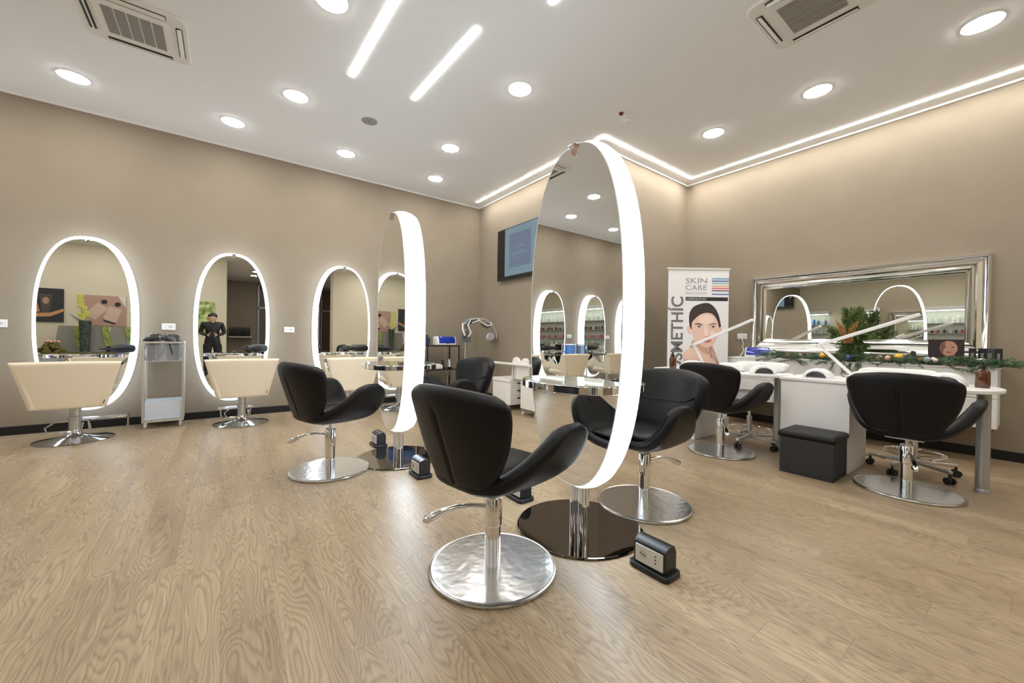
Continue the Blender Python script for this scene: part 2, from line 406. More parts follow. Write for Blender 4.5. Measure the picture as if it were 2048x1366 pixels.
tag(strip([(1.90, 2.125), (1.93, 1.0)], .036, M_strip2).build('led_line', M_strip2, smooth=False), 'led line of which only the tip shows at the top centre', 'led strip')
# air conditioning cassettes
M_ac = mat('cassette_plastic', (.80, .79, .75), .5); M_slot = mat('cassette_slot', (.05, .05, .045), .6)
def grille_mat():
    m = mat('cassette_grille', (.25, .24, .22), .7); N, L, b = nodes(m)
    tc = N.new('ShaderNodeTexCoord'); wv = N.new('ShaderNodeTexWave'); wv.inputs['Scale'].default_value = 32; wv.bands_direction = 'Y'
    cr = N.new('ShaderNodeValToRGB'); cr.color_ramp.elements[0].color = (.12, .115, .105, 1); cr.color_ramp.elements[1].color = (.45, .43, .39, 1)
    L.new(tc.outputs['Object'], wv.inputs[0]); L.new(wv.outputs[0], cr.inputs[0]); L.new(cr.outputs[0], b.inputs['Base Color']); return m
M_grille = grille_mat()
def rrect(w_, h_, r, n=6):
    out = []
    for cx_, cy_, a0 in ((w_ / 2 - r, h_ / 2 - r, 0), (-w_ / 2 + r, h_ / 2 - r, PI / 2), (-w_ / 2 + r, -h_ / 2 + r, PI), (w_ / 2 - r, -h_ / 2 + r, 1.5 * PI)):
        for k in range(n + 1):
            a = a0 + PI / 2 * k / n; out.append((cx_ + r * math.cos(a), cy_ + r * math.sin(a)))
    return out
def cassette(label, loc):
    t = thing('air_conditioning_cassette', label, 'air conditioner', loc, 0, 'ceiling air cassettes')
    MB().rings([[Vector((x * s, y * s, z)) for x, y in rrect(.655, .655, .07)] for s, z in ((1, 0), (1, -.008), (.97, -.02))]).build('panel', M_ac, t, bevel=0)
    mb = MB(); mb.rings([[Vector((x, y, z)) for x, y in rrect(.46, .46, .05)] for z in (-.019, -.03)]); mb.build('intake_frame', M_ac, t, bevel=.004)
    g = MB()
    for k in range(5): g.b2(-.176 + k * .0712, -.176 + k * .0712 + .062, -.165, .165, -.034, -.029)
    g.build('grille', M_grille, t, smooth=False)
    for k in range(4):
        M = Matrix.Rotation(k * PI / 2, 4, 'Z')
        mb = MB(); mb.box((0, .272, -.021), (.40, .042, .006)); mb.bm.transform(M); s_ = mb.build('air_slot', M_slot, t, smooth=False)
        mb = MB(); mb.box((0, .272, -.028), (.39, .030, .004), rx=.35 if k != 1 else .9); mb.bm.transform(M); mb.build('louvre', M_ac, s_, smooth=False)
    return t
c0 = cassette('square ceiling air cassette at the upper left, above the first mirrors', (-.575, 4.31, HC))
dup(c0, 'square ceiling air cassette at the top right of the photo', (3.40, 1.0, HC))
t = thing('ceiling_speaker', 'small grey round ceiling speaker between the downlights', 'speaker', (1.316, 4.552, HC))
ring_mb(.085, .098, .006, 0).build('frame', M_trim, t); MB().lathe([(.085, 0), (.085, -.004), (0, -.005)]).build('grille', mat('speaker_mesh', (.34, .34, .335), .7), t)
MB().lathe([(.008, -.004), (.008, -.009), (0, -.009)]).build('centre_screw', M_dgrey, t)
t = thing('smoke_detector', 'white dome smoke detector on the ceiling above the tall mirror', 'smoke detector', (3.56, 2.72, HC))
MB().lathe([(.062, 0), (.062, -.018), (.05, -.03)]).build('base', M_trim, t); MB().lathe([(.042, -.028), (.04, -.05), (.02, -.058), (0, -.058)]).build('cap', M_trim, t)
t = thing('sprinkler', 'small dark red indicator lamp on the ceiling beside the smoke detector', 'indicator lamp', (3.41, 2.69, HC))
MB().lathe([(.04, 0), (.04, -.008), (.03, -.014)]).build('base', M_trim, t); MB().lathe([(.025, -.012), (.022, -.03), (0, -.034)]).build('lens', mat('red_lens', (.12, .012, .012), .3), t)

# ---------------------------------------------------------------- lit oval mirrors
def shelf_parts(t, y0, a, dpt, z, sgn=1):
    """half round shelf standing out from the glass plane at local y=y0 toward sgn*y; part with chrome band"""
    pts = [(a * math.cos(PI * k / 24), sgn * dpt * math.sin(PI * k / 24)) for k in range(25)]
    sh = MB().rings([[Vector((x, y0 + y, z + dz)) for x, y in pts] for dz in (-.034, 0)]).build('shelf', M_chrome, t, bevel=.003)
    MB().rings([[Vector((x * .94, y0 + y * .93, z + dz)) for x, y in pts] for dz in (.0008, .003)]).build('shelf_top', mat('pale_glass', (.72, .76, .70), .05, spec=.8, coat=1), sh, smooth=False)
def clip_part(t, y, z, sgn):
    mb = MB(); mb.rings([[Vector((x, y + sgn * yy, zz)) for x, zz in ((-.028, z + .012), (.028, z + .012), (0, z - .045))] for yy in (-.002, .022)])
    mb.build('clip', M_chrome, t, bevel=.004)
def wall_mirror(label, x):
    # local: y=0 is the wall, mirror faces -y
    t = thing('oval_mirror', label, 'mirror', (x, YA, 1.17), 0, 'lit oval mirrors on the far wall')
    prof = [(.000, .352, -.165), (.0, .360, -.17), (.022, .375, -.16), (.040, .394, -.115), (.050, .402, -.07), (.050, .404, -.03), (.05, .402, -.012)]
    rs = []
    for _, a, y in prof:
        b = a + .55
        rs.append([Vector((px, y, pz)) for px, pz in oval(a, b)])
    MB().rings(rs, cap=False).build('rim', M_rim, t)
    MB().rings([[Vector((px, y, pz)) for px, pz in oval(.353, .903)] for y in (-.166, -.160)]).build('glass', M_glass_mirror, t, ang=20)
    MB().rings([[Vector((px, y, pz)) for px, pz in oval(.30, .85)] for y in (-.03, -.001)]).build('back_plate', M_whitepl, t)
    clip_part(t, -.166, .915, -1)
    shelf_parts(t, -.166, .30, .20, -.335, -1)
    return t
wm = wall_mirror('lit oval wall mirror nearest the left edge, reflecting two pictures and a yellow orchid', -1.19)
dup(wm, 'lit oval wall mirror in the middle of the far wall, reflecting the photographer', (.105, YA, 1.17))
dup(wm, 'lit oval wall mirror right of the middle one, beside the farther tall mirror', (1.435, YA, 1.17))
for x, lab in ((-2.50, 'fourth lit oval wall mirror, seen only as a reflection in the tall mirror'), (-3.82, 'fifth lit oval wall mirror, seen only as a reflection in the tall mirror'), (-5.13, 'sixth lit oval wall mirror, seen only as a sliver of reflection')):
    dup(wm, lab, (x, YA, 1.17))

def standing_mirror(label, x, y, rz=0):
    # local: glass faces at x = +-.0865, width along y
    t = thing('standing_mirror', label, 'mirror', (x, y, 0), rz, 'double sided standing oval mirrors')
    zc, A, B = 1.20, .347, .938
    prof = [(-.0862, -.001), (-.0845, .003), (-.05, .020), (0, .027), (.05, .020), (.0845, .003), (.0862, -.001)]
    MB().rings([[Vector((px, (A + d) / A * 0 + py, zc + pz)) for py, pz in oval(A + d, B + d)] for px, d in prof], cap=False).build('rim', M_rimtall, t)
    MB().rings([[Vector((px, py, zc + pz)) for py, pz in oval(A - .001, B - .001)] for px in (-.0866, -.080)]).build('glass', M_glass_mirror, t, ang=20)
    MB().rings([[Vector((px, py, zc + pz)) for py, pz in oval(A - .001, B - .001)] for px in (.080, .0866)]).build('glass', M_glass_mirror, t, ang=20)
    e = MB()
    for px in (-.0866, .0866): e.tube([Vector((px, py, zc + pz)) for py, pz in oval(A + .001, B + .001)], .0026, 6, loop=True)
    e.build('edge_band', mat('edge_white', (.88, .9, .93), .4), t)
    for s in (-1, 1):
        mb = MB(); mb.rings([[Vector((s * (.0865 + xx), yy, zz)) for yy, zz in ((-.03, zc + B + .006), (.03, zc + B + .006), (0, zc + B - .055))] for xx in (-.01, .02)])
        mb.build('clip', M_chrome, t, bevel=.004)
        pts = [(s * .215 * math.sin(PI * k / 28), .33 * math.cos(PI * k / 28)) for k in range(29)]
        sh = MB().rings([[Vector((s * .0865 + xx, yy, .835 + dz)) for xx, yy in pts] for dz in (-.04, 0)]).build('shelf', M_chrome, t, bevel=.003)
        MB().rings([[Vector((s * .0865 + xx * .93, yy * .95, .835 + dz)) for xx, yy in pts] for dz in (.0008, .003)]).build('shelf_top', mat('pale_glass', (.72, .76, .70), .05), sh, smooth=False)
    for dy in (-.032, .032):
        MB().lathe([(.032, .012), (.032, .30)], (0, dy, 0), 24).build('pole', M_chrome, t)
    MB().lathe([(.35, 0), (.352, .004), (.35, .010), (.344, .012), (.343, .012), (0, .012)], seg=64).build('base', M_foot, t, ang=12)
    MB().lathe([(.3445, .0121), (.352, .010), (.353, .005), (.351, .0)], seg=64).build('base_edge', M_discrim, t) if False else None
    return t
sm = standing_mirror('largest tall oval mirror, nearest the camera, standing on a round smoked base', 1.64, 1.545)
dup(sm, 'tall double sided oval mirror farther back, behind the second black chair', (1.255, 3.36, 0))

# ---------------------------------------------------------------- black styling chairs
def black_chair(label, loc, yaw_, lever):
    t = thing('styling_chair', label, 'salon chair', loc, 0, 'black styling chairs')
    RZ = Matrix.Rotation(yaw_, 4, 'Z')
    bs = MB().lathe([(.285, 0), (.292, .003), (.293, .010), (.286, .016), (.276, .0175), (.274, .0175), (.15, .0175), (0, .0175)], seg=64).build('base', M_disc, t, ang=60)
    MB().tube([Vector((.287 * math.cos(2 * PI * k / 64), .287 * math.sin(2 * PI * k / 64), .0115)) for k in range(64)], .0075, 8, loop=True).build('base_edge', M_discrim, bs)
    MB().lathe([(.036, .017), (.036, .20), (.041, .205), (.041, .325), (.036, .334), (.0, .335)], seg=32).build('column', M_chrome, t)
    MB().lathe([(.0125, .33), (.0125, .415)], seg=16).build('piston', M_satin, t)
    lv = MB(); c, s_ = math.cos(lever), math.sin(lever)
    prof = [(.035, .286, .011), (.10, .292, .010), (.17, .287, .010), (.23, .270, .013), (.275, .246, .020), (.305, .232, .020), (.32, .228, .010)]
    lv.tube([Vector((c * d, s_ * d, z)) for d, z, r in prof], [r for d, z, r in prof], 12)
    lvo = lv.build('lever', M_chrome, t)
    MB().sph((c * .292, s_ * .292, .250), .016, 12, .35).build('lever_pad', M_blackpl, lvo)
    # mount plate
    mb = MB(); mb.box((0, 0, .392), (.24, .2, .012)); mb.bm.transform(RZ); mb.build('mount_plate', M_satin, t, bevel=.004)
    # seat shell with wing arms, one continuous U
    Y = [(0, 0), (.22, .115), (.42, .195), (.6, .255), (.78, .303), (.9, .330), (1, .345)]
    Z = [(0, .436), (.22, .439), (.42, .466), (.6, .525), (.78, .605), (.9, .665), (1, .70)]
    X0 = [(0, -.235), (.22, -.23), (.42, -.195), (.6, -.12), (.78, -.03), (.9, .035), (1, .115)]
    X1 = [(0, .25), (.22, .255), (.42, .268), (.6, .285), (.78, .277), (.9, .245), (1, .18)]
    def f(u, v):
        a = abs(u); s = 1 if u >= 0 else -1
        x0, x1 = smooth_tab(X0, a), smooth_tab(X1, a)
        dip = .012 * (1 - v * v) * (1 - a)
        return (x0 + (x1 - x0) * (v + 1) / 2, s * smooth_tab(Y, a), smooth_tab(Z, a) - dip + .018 * max(0, -v) * (1 - a))
    mb = MB(); mb.pad(f, 40, 16, .078, p=7); mb.bm.transform(RZ); so = mb.build('seat', M_black, t, ang=80)
    for s in (-1, 1):
        MB().tube([RZ @ (Vector(f(s * a, .05)) + Vector((0, -s * .031, .016))) for a in (.5, .6, .7, .8, .88)], .003, 6).build('seat_seam', M_blackseam, so)
    mb = MB(); mb.pad(lambda u, v: (.005 + .225 * v, .16 * u, .478 + .006 * (1 - u * u)), 12, 12, .05, p=6); mb.bm.transform(RZ); mb.build('seat_cushion', M_black, t, ang=80)
    # backrest
    W = [(-1, .10), (-.78, .168), (-.4, .226), (0, .266), (.4, .288), (.68, .295), (.86, .288), (1, .245)]
    def g(u, v):
        wv = smooth_tab(W, v); q = (v + 1) / 2
        y = u * wv
        z = .412 + .431 * q + .030 * (1 - abs(u) ** 2.2) * max(0, v) ** 2
        x = -.185 - .155 * q ** 1.15 + (.65 + .7 * q) * (y * y)
        return (x, y, z)
    mb = MB(); mb.pad(g, 24, 24, .085, p=7, groove=lambda u, v: .009 * max(0, 1 - abs(u) / .04) * (1 if v < .62 else max(0, 1 - (v - .62) / .12)) * (1 if v > -.9 else 0)); mb.bm.transform(RZ); bo = mb.build('backrest', M_black, t, ang=80)
    MB().tube([RZ @ (Vector(g(0, v)) + Vector((-.0425 + .002, 0, 0))) for v in [-.8 + .1 * k for k in range(15)]], .004, 6).build('back_seam', M_blackseam, bo)
    MB().tube([RZ @ (Vector(g(u, .15 + .5 * u * u * u * u)) + Vector((.0455 + .008 * u * u, 0, 0))) for u in [-.8 + .1 * k for k in range(17)]], .0045, 6).build('back_seam', M_blackseam, bo)
    return t
CH = [('black styling chair in the foreground, seen from behind its backrest, lever to the left', (1.016, 1.497, 0), R(11), R(150)),
      ('black styling chair in side view left of the farther tall mirror', (.693, 3.341, 0), R(18), R(150)),
      ('black styling chair behind the nearest tall mirror, facing us, lever on the right', (2.21, 1.515, 0), R(181), R(-12)),
      ('black styling chair at the far nail desk, backrest toward us, near the banner', (3.893, 1.821, 0), R(-6), R(215)),
      ('black styling chair at the near nail desk, its creased backrest square to the camera', (4.009, .556, 0), R(-1), R(196)),
      ('black styling chair behind the farther tall mirror, in front of the black rack', (1.83, 3.38, 0), R(186), R(60))]
for c in CH: black_chair(*c)

# ---------------------------------------------------------------- cream chairs at the wall mirrors (local facing +y)
def cream_chair(label, loc, rz):
    t = thing('cream_chair', label, 'salon chair', loc, rz, 'cream styling chairs at the wall mirrors')
    MB().lathe([(.28, 0), (.283, .006), (.24, .016), (.12, .034), (.05, .06), (.045, .09), (0, .09)], seg=48).build('base', mat('dark_chrome', (.45, .46, .48), .06, 1), t, ang=80)
    MB().lathe([(.045, .08), (.045, .20), (.05, .205), (.05, .235), (.043, .24), (.043, .36)], seg=28).build('column', M_satin, t)
    MB().tube([(-.04, -.03, .19), (-.12, -.10, .20), (-.17, -.15, .16), (-.15, -.19, .115), (.0, -.16, .11), (.06, -.12, .12), (.06, -.04, .17)], .006, 8).build('pump_lever', M_chrome, t)
    mb = MB(); mb.pad(lambda u, v: ((.285 + .028 * v) * u * 1.0 + .0, -.275 - .055 * (v + 1) / 2 + .03 * u * u, .568 + .222 * v + .006 * (1 - u * u) * max(v, 0)), 30, 22, .07, p=30)
    for vtx in mb.bm.verts:
        q = (vtx.co.z - .346) / .444; vtx.co.x *= .96 + .18 * q
    mb.build('backrest', M_cream, t, ang=70)
    mb = MB(); mb.pad(lambda u, v: (.235 * u, .0 + .25 * v, .43 + .01 * (1 - u * u)), 12, 12, .12, p=8); mb.build('seat', M_cream, t, ang=80)
    poly = [(-.30, .355), (-.335, .775), (-.25, .785), (-.20, .76), (-.12, .62), (-.05, .575), (.04, .575), (.13, .64), (.19, .70), (.235, .70), (.22, .56), (.17, .355)]
    for s in (-1, 1):
        def sp(a, b, t_): return (s * (.198 + .095 * (b - .355) / .42 + t_ - .10 * max(0, a + .3)), a, b)
        sd = MB().prism(poly, sp, .032).build('side_panel', M_cream, t, bevel=.008, seg=3)
        sc = [(-.20, .765), (-.12, .625), (-.05, .58), (.04, .58), (.13, .645), (.20, .705)]
        MB().tube([sp(a, b + .004, .016) for a, b in sc], .008, 8).build('chrome_trim', M_chrome, sd)
        MB().tube([sp(a, b, .016) for a, b in ((-.20, .77), (-.06, .765), (.08, .755), (.20, .72))], [.012, .019, .019, .012], 10, sx=1.3).build('armrest', M_dgrey, sd)
        MB().tube([sp(a, b, .016) for a, b in ((-.02, .58), (.06, .75))], .009, 8).build('armrest_strut', M_chrome, sd)
    MB().box((.235, -.318, .40), (.006, .006, .035), ry=.3).build('side_tab', M_blackseam, t)
    return t
cc = cream_chair('cream salon chair nearest the left edge, in front of the orchid reflection', (-1.175, 5.70, 0), R(3))
dup(cc, 'cream salon chair in front of the mirror with the photographer', (.19, 5.74, 0), R(0))
dup(cc, 'cream salon chair behind the side-view black chair, partly cut off by the tall mirror', (1.40, 5.72, 0), R(3))
for x, n_ in ((-2.5, 'fourth'), (-3.82, 'fifth'), (-5.13, 'sixth')):
    dup(cc, 'cream salon chair at the %s wall mirror, seen only in reflection' % n_, (x, 5.72, 0), R(2))
def footrest(label, x):
    t = thing('footrest', label, 'footrest', (x, 6.0, 0), 0, 'chrome footrests under the wall mirrors')
    MB().box((0, -.03, .17), (.36, .06, .014)).box((0, -.10, .166), (.36, .02, .012)).build('tread', M_chrome, t, bevel=.004)
    for s in (-1, 1): MB().tube([(s * .17, -.09, .165), (s * .17, .12, .165), (s * .155, .20, .10), (s * .15, .22, .012)], .012, 8).build('leg', M_chrome, t); 
    return t
f0 = footrest('chrome footrest under the leftmost wall mirror', -1.02)
dup(f0, 'chrome footrest under the middle wall mirror', (.14, 6.0, 0)); dup(f0, 'chrome footrest under the right wall mirror', (1.45, 6.0, 0))
for x, n_ in ((-2.5, 'fourth'), (-3.82, 'fifth')): dup(f0, 'chrome footrest under the %s wall mirror, seen in reflection' % n_, (x, 6.0, 0))

# ---------------------------------------------------------------- hair dryers
def hair_dryer(label, loc, rz, rx=0, cable=True, group=None, m=None, ry=0):
    t = thing('hair_dryer', label, 'hair dryer', loc, rz, group); t.rotation_euler = (rx, ry, rz); t.scale = (1.25, 1.25, 1.35)
    m = m or M_blackpl
    MB().lathe([(.028, -.10), (.036, -.095), (.040, -.05), (.038, .03), (.026, .07), (.024, .13)], (0, 0, .04), 20, 'X').build('barrel', m, t)
    MB().lathe([(.033, -.104), (.030, -.099), (0, -.099)], (0, 0, .04), 20, 'X').build('rear_grille', M_chrome, t)
    MB().tube([(-.035, 0, .02), (-.045, -.05, .016), (-.05, -.12, .012)], [.018, .016, .014], 12).build('handle', m, t)
    MB().box((.15, 0, .04), (.05, .07, .014)).build('nozzle', m, t, bevel=.004)
    if cable: MB().tube([(-.05, -.12, .012), (-.02, -.17, .008), (.08, -.18, .006), (.17, -.12, .006), (.22, -.05, .008), (.24, .04, .002)], .0035, 6).build('cable', m, t)
    return t
hair_dryer('black hair dryer lying on the shelf end of the leftmost wall mirror', (-.90, 6.05, .842), R(240))
hair_dryer('black hair dryer lying on the shelf end of the middle wall mirror', (.36, 6.05, .842), R(225))
hair_dryer('black hair dryer lying on the shelf end of the third wall mirror', (1.64, 6.045, .845), R(200), cable=False)
for x in (-2.3, -3.6): hair_dryer('black hair dryer on the shelf of the %s wall mirror, seen in reflection' % ('fourth' if x > -3 else 'fifth'), (x, 6.045, .845), R(200))

# ---------------------------------------------------------------- dryer trolleys
def dryer_trolley(label, loc, rz, bin_mat=M_acryl, low_mat=M_frost, nm='first', W_=.34, D_=.34, H_=.98, fill=True):
    t = thing('dryer_trolley', label, 'trolley', loc, rz)
    fr_ = MB(); r = .0105
    for sx in (-1, 1):
        for sy in (-1, 1): fr_.b2(sx * (W_ / 2) - r, sx * (W_ / 2) + r, sy * D_ / 2 - r, sy * D_ / 2 + r, .07, H_)
    for z in (.08, H_ - .012):
        for s in (-1, 1):
            fr_.b2(-W_ / 2, W_ / 2, s * D_ / 2 - r * .9, s * D_ / 2 + r * .9, z - r, z + r); fr_.b2(s * W_ / 2 - r * .9, s * W_ / 2 + r * .9, -D_ / 2, D_ / 2, z - r, z + r)
    fr_.build('frame', M_alu, t, bevel=.002)
    mb = MB(); th = .004; x0, x1, y0, y1, z0, z1 = -W_ / 2 + .014, W_ / 2 - .014, -D_ / 2 + .014, D_ / 2 - .014, H_ - .23, H_ - .03
    mb.b2(x0, x1, y0, y0 + th, z0, z1).b2(x0, x1, y1 - th, y1, z0, z1).b2(x0, x0 + th, y0 + th, y1 - th, z0, z1).b2(x1 - th, x1, y0 + th, y1 - th, z0, z1).b2(x0 + th, x1 - th, y0 + th, y1 - th, z0, z0 + th).b2(-th / 2, th / 2, y0 + th, y1 - th, z0 + th, z1)
    mb.build('upper_bin', bin_mat, t, smooth=False)
    mb = MB(); z0, z1 = .095, .30
    mb.b2(x0, x1, y0, y0 + th, z0, z1).b2(x0, x1, y1 - th, y1, z0, z1).b2(x0, x0 + th, y0 + th, y1 - th, z0, z1).b2(x1 - th, x1, y0 + th, y1 - th, z0, z1).b2(x0 + th, x1 - th, y0 + th, y1 - th, z0, z0 + th)
    mb.build('lower_bin', low_mat, t, smooth=False)
    for sx in (-1, 1):
        for sy in (-1, 1):
            x, y = sx * (W_ / 2 - .02), sy * (D_ / 2 - .02)
            c_ = MB().cyl((x - .012, y, .026), (x + .012, y, .026), .026, seg=16).build('caster', mat('clear_wheel', (.7, .7, .68), .15, trans=.3), t)
            MB().box((x, y, .058), (.03, .02, .03)).build('caster_fork', M_chrome, c_)
    return t
dryer_trolley('aluminium trolley with clear bin full of hair dryers between the first two mirrors', (-.545, 6.08, 0), R(2))
TX, TY = -.545, 6.08
k = 0
for dx, dy, rr in ((-.12, -.10, 10), (-.06, -.02, 60), (-.11, .06, -30), (.05, -.10, 160), (.11, -.02, 100), (.07, .07, 200)):
    where = ('front left', 'middle left', 'back left', 'front right', 'middle right', 'back right')[k]
    t = thing('hair_dryer', 'dark hair dryer standing nozzle down, %s in the trolley bin' % where, 'hair dryer', (TX + dx, TY + dy, .757), R(rr), 'hair dryers in the trolley bin'); t.scale = (1.15, 1.15, 1.22)
    mcol = (M_blackpl, M_grey, M_blackpl, M_dgrey, M_blackpl, M_dgrey)[k]
    MB().tube([(0, 0, .0), (.005, 0, .10), (.0, 0, .16)], [.019, .022, .022], 12).build('handle', mcol, t)
    MB().tube([(-.04, 0, .175), (-.02, 0, .195), (.04, 0, .215), (.065, 0, .22)], [.020, .030, .026, .019], 14).build('barrel', mcol, t)
    MB().tube([(0, 0, .15), (.0, .04, .20), (.01, .05, .235), (.03, .02, .25), (.05, -.02, .235), (.03, -.05, .15), (-.01, -.04, .05), (-.03, .0, .01), (-.04, .04, .08), (-.02, .05, .17)], .005, 6).build('cable', M_blackpl, t)
    k += 1
dryer_trolley('aluminium trolley with blue plastic bin between the third mirror and the black rack', (2.33, 6.08, 0), 0, M_acrylb, M_offw)
dryer_trolley('aluminium trolley with blue bin between the fourth and fifth mirrors, seen in reflection', (-3.16, 6.08, 0), 0, M_acrylb, M_offw)
# ---------------------------------------------------------------- wall outlets
def wall_socket(label, loc, rz, w_=.125):
    t = thing('socket_outlet', label, 'wall socket', loc, rz, 'white wall sockets')
    MB().box((0, -.005, 0), (w_, .01, .078)).build('plate', M_whitepl, t, bevel=.003)
    mb = MB(); mb.lathe([(.019, 0), (.019, -.002), (.0, -.002)], (.018, -.0105, .0), 20, 'Y').build('socket', mat('socket_grey', (.6, .6, .6), .5), t)
    MB().box((-.03, -.0105, 0), (.002, .002, .05)).box((.05, -.0105, 0), (.002, .002, .05)).build('gap_line', mat('socket_grey2', (.55, .55, .55), .5), t)
    return t
ws = wall_socket('white wall socket between the leftmost and middle wall mirrors, above the trolley', (-.53, YA, 1.155), 0)
dup(ws, 'white wall socket between the middle and third wall mirrors', (.75, YA, 1.152))
dup(ws, 'white wall socket behind the lit edge of the farther tall mirror', (2.40, YA, 1.152))
dup(ws, 'white wall socket cut by the left edge of the photo', (-1.835, YA, 1.15))
for x, n_ in ((-3.16, 'fourth and fifth'), (-4.47, 'fifth and sixth')): dup(ws, 'white wall socket between the %s wall mirrors, seen in reflection' % n_, (x, YA, 1.15))
wd = dup(ws, 'white wall socket with a plugged white cable beside the banner', (XD, 2.47, 1.15), R(-90))
MB().tube([(.02, -.012, 0), (.02, -.05, -.01), (.022, -.05, -.06), (.03, -.03, -.11), (.015, -.03, -.15), (.035, -.03, -.19), (.02, -.04, -.24), (.0, -.06, -.27)], .006, 8).build('cable', M_whitepl, wd)

# ---------------------------------------------------------------- floor power boxes
def power_box(label, loc, rz):
    # socket face looks to local -x, long side along y
    t = thing('floor_power_box', label, 'power socket box', loc, rz, 'black floor power boxes'); t.scale = (.92, .92, .97)
    MB().rings([[Vector((x, y, z)) for x, y in rrect(.135, .225, .03)] for z in (0, .026)]).build('foot', M_blackpl, t, bevel=.005)
    prof = [(-.045, .026), (-.045, .125)] + [(-.045 + .092 * (k / 8), .125 + .022 * math.sin(PI * (k / 8) * .8 + .1)) for k in range(1, 8)] + [(.05, .112), (.05, .026)]
    MB().rings([[Vector((x, y, z)) for x, z in prof] for y in (-.09, .09)]).build('housing', M_blackpl, t, bevel=.004)
    pl = MB().box((-.0465, 0, .075), (.006, .155, .082)).build('socket_plate', mat('ivory_plastic', (.62, .60, .54), .45), t, bevel=.002)
    mb = MB()
    mb.lathe([(.021, 0), (.021, .002), (.019, .003)], (-.0505, .032, .078), 24, 'X')
    mb.build('schuko_ring', mat('ivory_dark', (.5, .48, .42), .5), pl)
    mb = MB()
    for y, z in ((.045, .080), (.032, .078), (.020, .076), (-.038, .094), (-.038, .078), (-.038, .062)): mb.box((-.0505, y, z), (.003, .005, .006))
    mb.build('pin_holes', M_blackseam, pl)
    return t
pb = power_box('largest black floor power box, ivory sockets toward us, by the nearest tall mirror', (1.615, 1.045, 0), R(0))
dup(pb, 'black floor power box behind the foreground chair, beyond the nearest mirror base', (1.60, 2.06, 0))
dup(pb, 'black floor power box right of the farther tall mirror base', (1.235, 2.83, 0))
dup(pb, 'black floor power box on the far side of the farther tall mirror base', (1.235, 3.84, 0))

# ---------------------------------------------------------------- rack with appliances
t = thing('appliance_rack', 'black metal rack with glass shelves in the far corner', 'rack', (2.93, 5.98, 0))
fr_ = MB()
for sx in (-.3, .27):
    for sy in (-.17, .17): fr_.b2(sx - .009, sx + .009, sy - .009, sy + .009, 0, .95)
for z in (.94, .55, .12):
    for s in (-1, 1): fr_.b2(-.3, .27, s * .17 - .008, s * .17 + .008, z - .012, z)
    for sx in (-.3, .27): fr_.b2(sx - .008, sx + .008, -.17, .17, z - .012, z)
fr_.build('frame', M_blackmet, t, smooth=False)
for z in (.945, .555, .125): MB().b2(-.295, .265, -.165, .165, z - .004, z).build('shelf', mat('black_glass', (.008, .008, .009), .05), t, smooth=False)
RZT = .946
def sterilizer(label, loc, rz, s=1.0):
    t = thing('uv_sterilizer', label, 'sterilizer', loc, rz)
    pr = [(-.10, 0), (-.11, .02), (-.10, .10), (-.07, .145), (.06, .15), (.09, .13), (.10, .03), (.10, 0)]
    MB().rings([[Vector((x * s, y * s, z * s)) for y, z in pr] for x in (-.17, .17)]).build('body', M_whitepl, t, bevel=.012, seg=3)
    pr = [(-.104, .028), (-.104, .10), (-.074, .143), (-.03, .152), (-.06, .08)]
    MB().rings([[Vector((x * s, (y - .006) * s, z * s)) for y, z in pr] for x in (-.15, .15)]).build('hood', M_blue, t, bevel=.01, seg=3)
    MB().box((0, -.117 * s, .035 * s), (.04 * s, .01, .012)).build('handle', M_blue, t)
    return t
sterilizer('white sterilizer with cobalt blue hood on top of the black rack', (2.985, 5.93, RZT), 0)
t = thing('blue_container', 'dark blue plastic tub beside the sterilizer on the rack, half behind the mirror', 'container', (2.70, 6.0, RZT))
MB().lathe([(.045, 0), (.06, .12), (.055, .12), (.04, .01), (0, .01)]).build('body', mat('navy', (.02, .04, .09), .4), t)
MB().lathe([(.03, .11), (.02, .17), (0, .17)]).build('brush_top', M_blackpl, t)
t = thing('wax_heater', 'white flat appliance with a dial on the middle shelf of the rack', 'heater', (2.80, 5.92, .556))
MB().b2(-.12, .12, -.08, .08, 0, .07).build('body', M_offw, t, bevel=.012, seg=3); MB().lathe([(.022, 0), (.022, -.02), (0, -.02)], (-.03, -.08, .035), 20, 'Y').build('dial', M_chrome, t); MB().box((0, 0, .075), (.18, .12, .012)).build('lid', M_whitepl, t, bevel=.004)
for i, (x, m_, lab) in enumerate(((2.965, M_blackpl, 'black hair clipper standing in its charger on the rack shelf'), (3.09, M_whitepl, 'white hair clipper standing in its charger on the rack shelf'))):
    t = thing('hair_clipper', lab, 'clipper', (x, 5.93, .556))
    MB().box((0, 0, .012), (.06, .07, .024)).build('charger', M_blackpl, t, bevel=.006); MB().tube([(0, 0, .02), (-.004, 0, .09), (-.012, 0, .15)], [.017, .02, .014], 12).build('body', m_, t); MB().box((-.014, 0, .155), (.03, .012, .012)).build('blade', M_satin, t)
tag(MB().tube([(3.10, 6.13, .94), (3.12, 6.16, .75), (3.16, 6.14, .6), (3.2, 6.14, .50), (3.17, 6.16, .35), (3.2, 6.15, .1)], .004, 6).build('power_cable', M_whitepl), 'white cable hanging behind the right legs of the rack', 'cable')
# bottles low on rack
for i in range(3): tag(MB().lathe([(.03, 0), (.03, .12), (.012, .14), (.012, .17)], (2.76 + i * .14, 5.98, .126)).build('bottle', M_blackpl), 'black bottle on the lowest shelf of the rack, %s' % ('left', 'centre', 'right')[i], 'bottle', 'bottles on the low rack shelf')

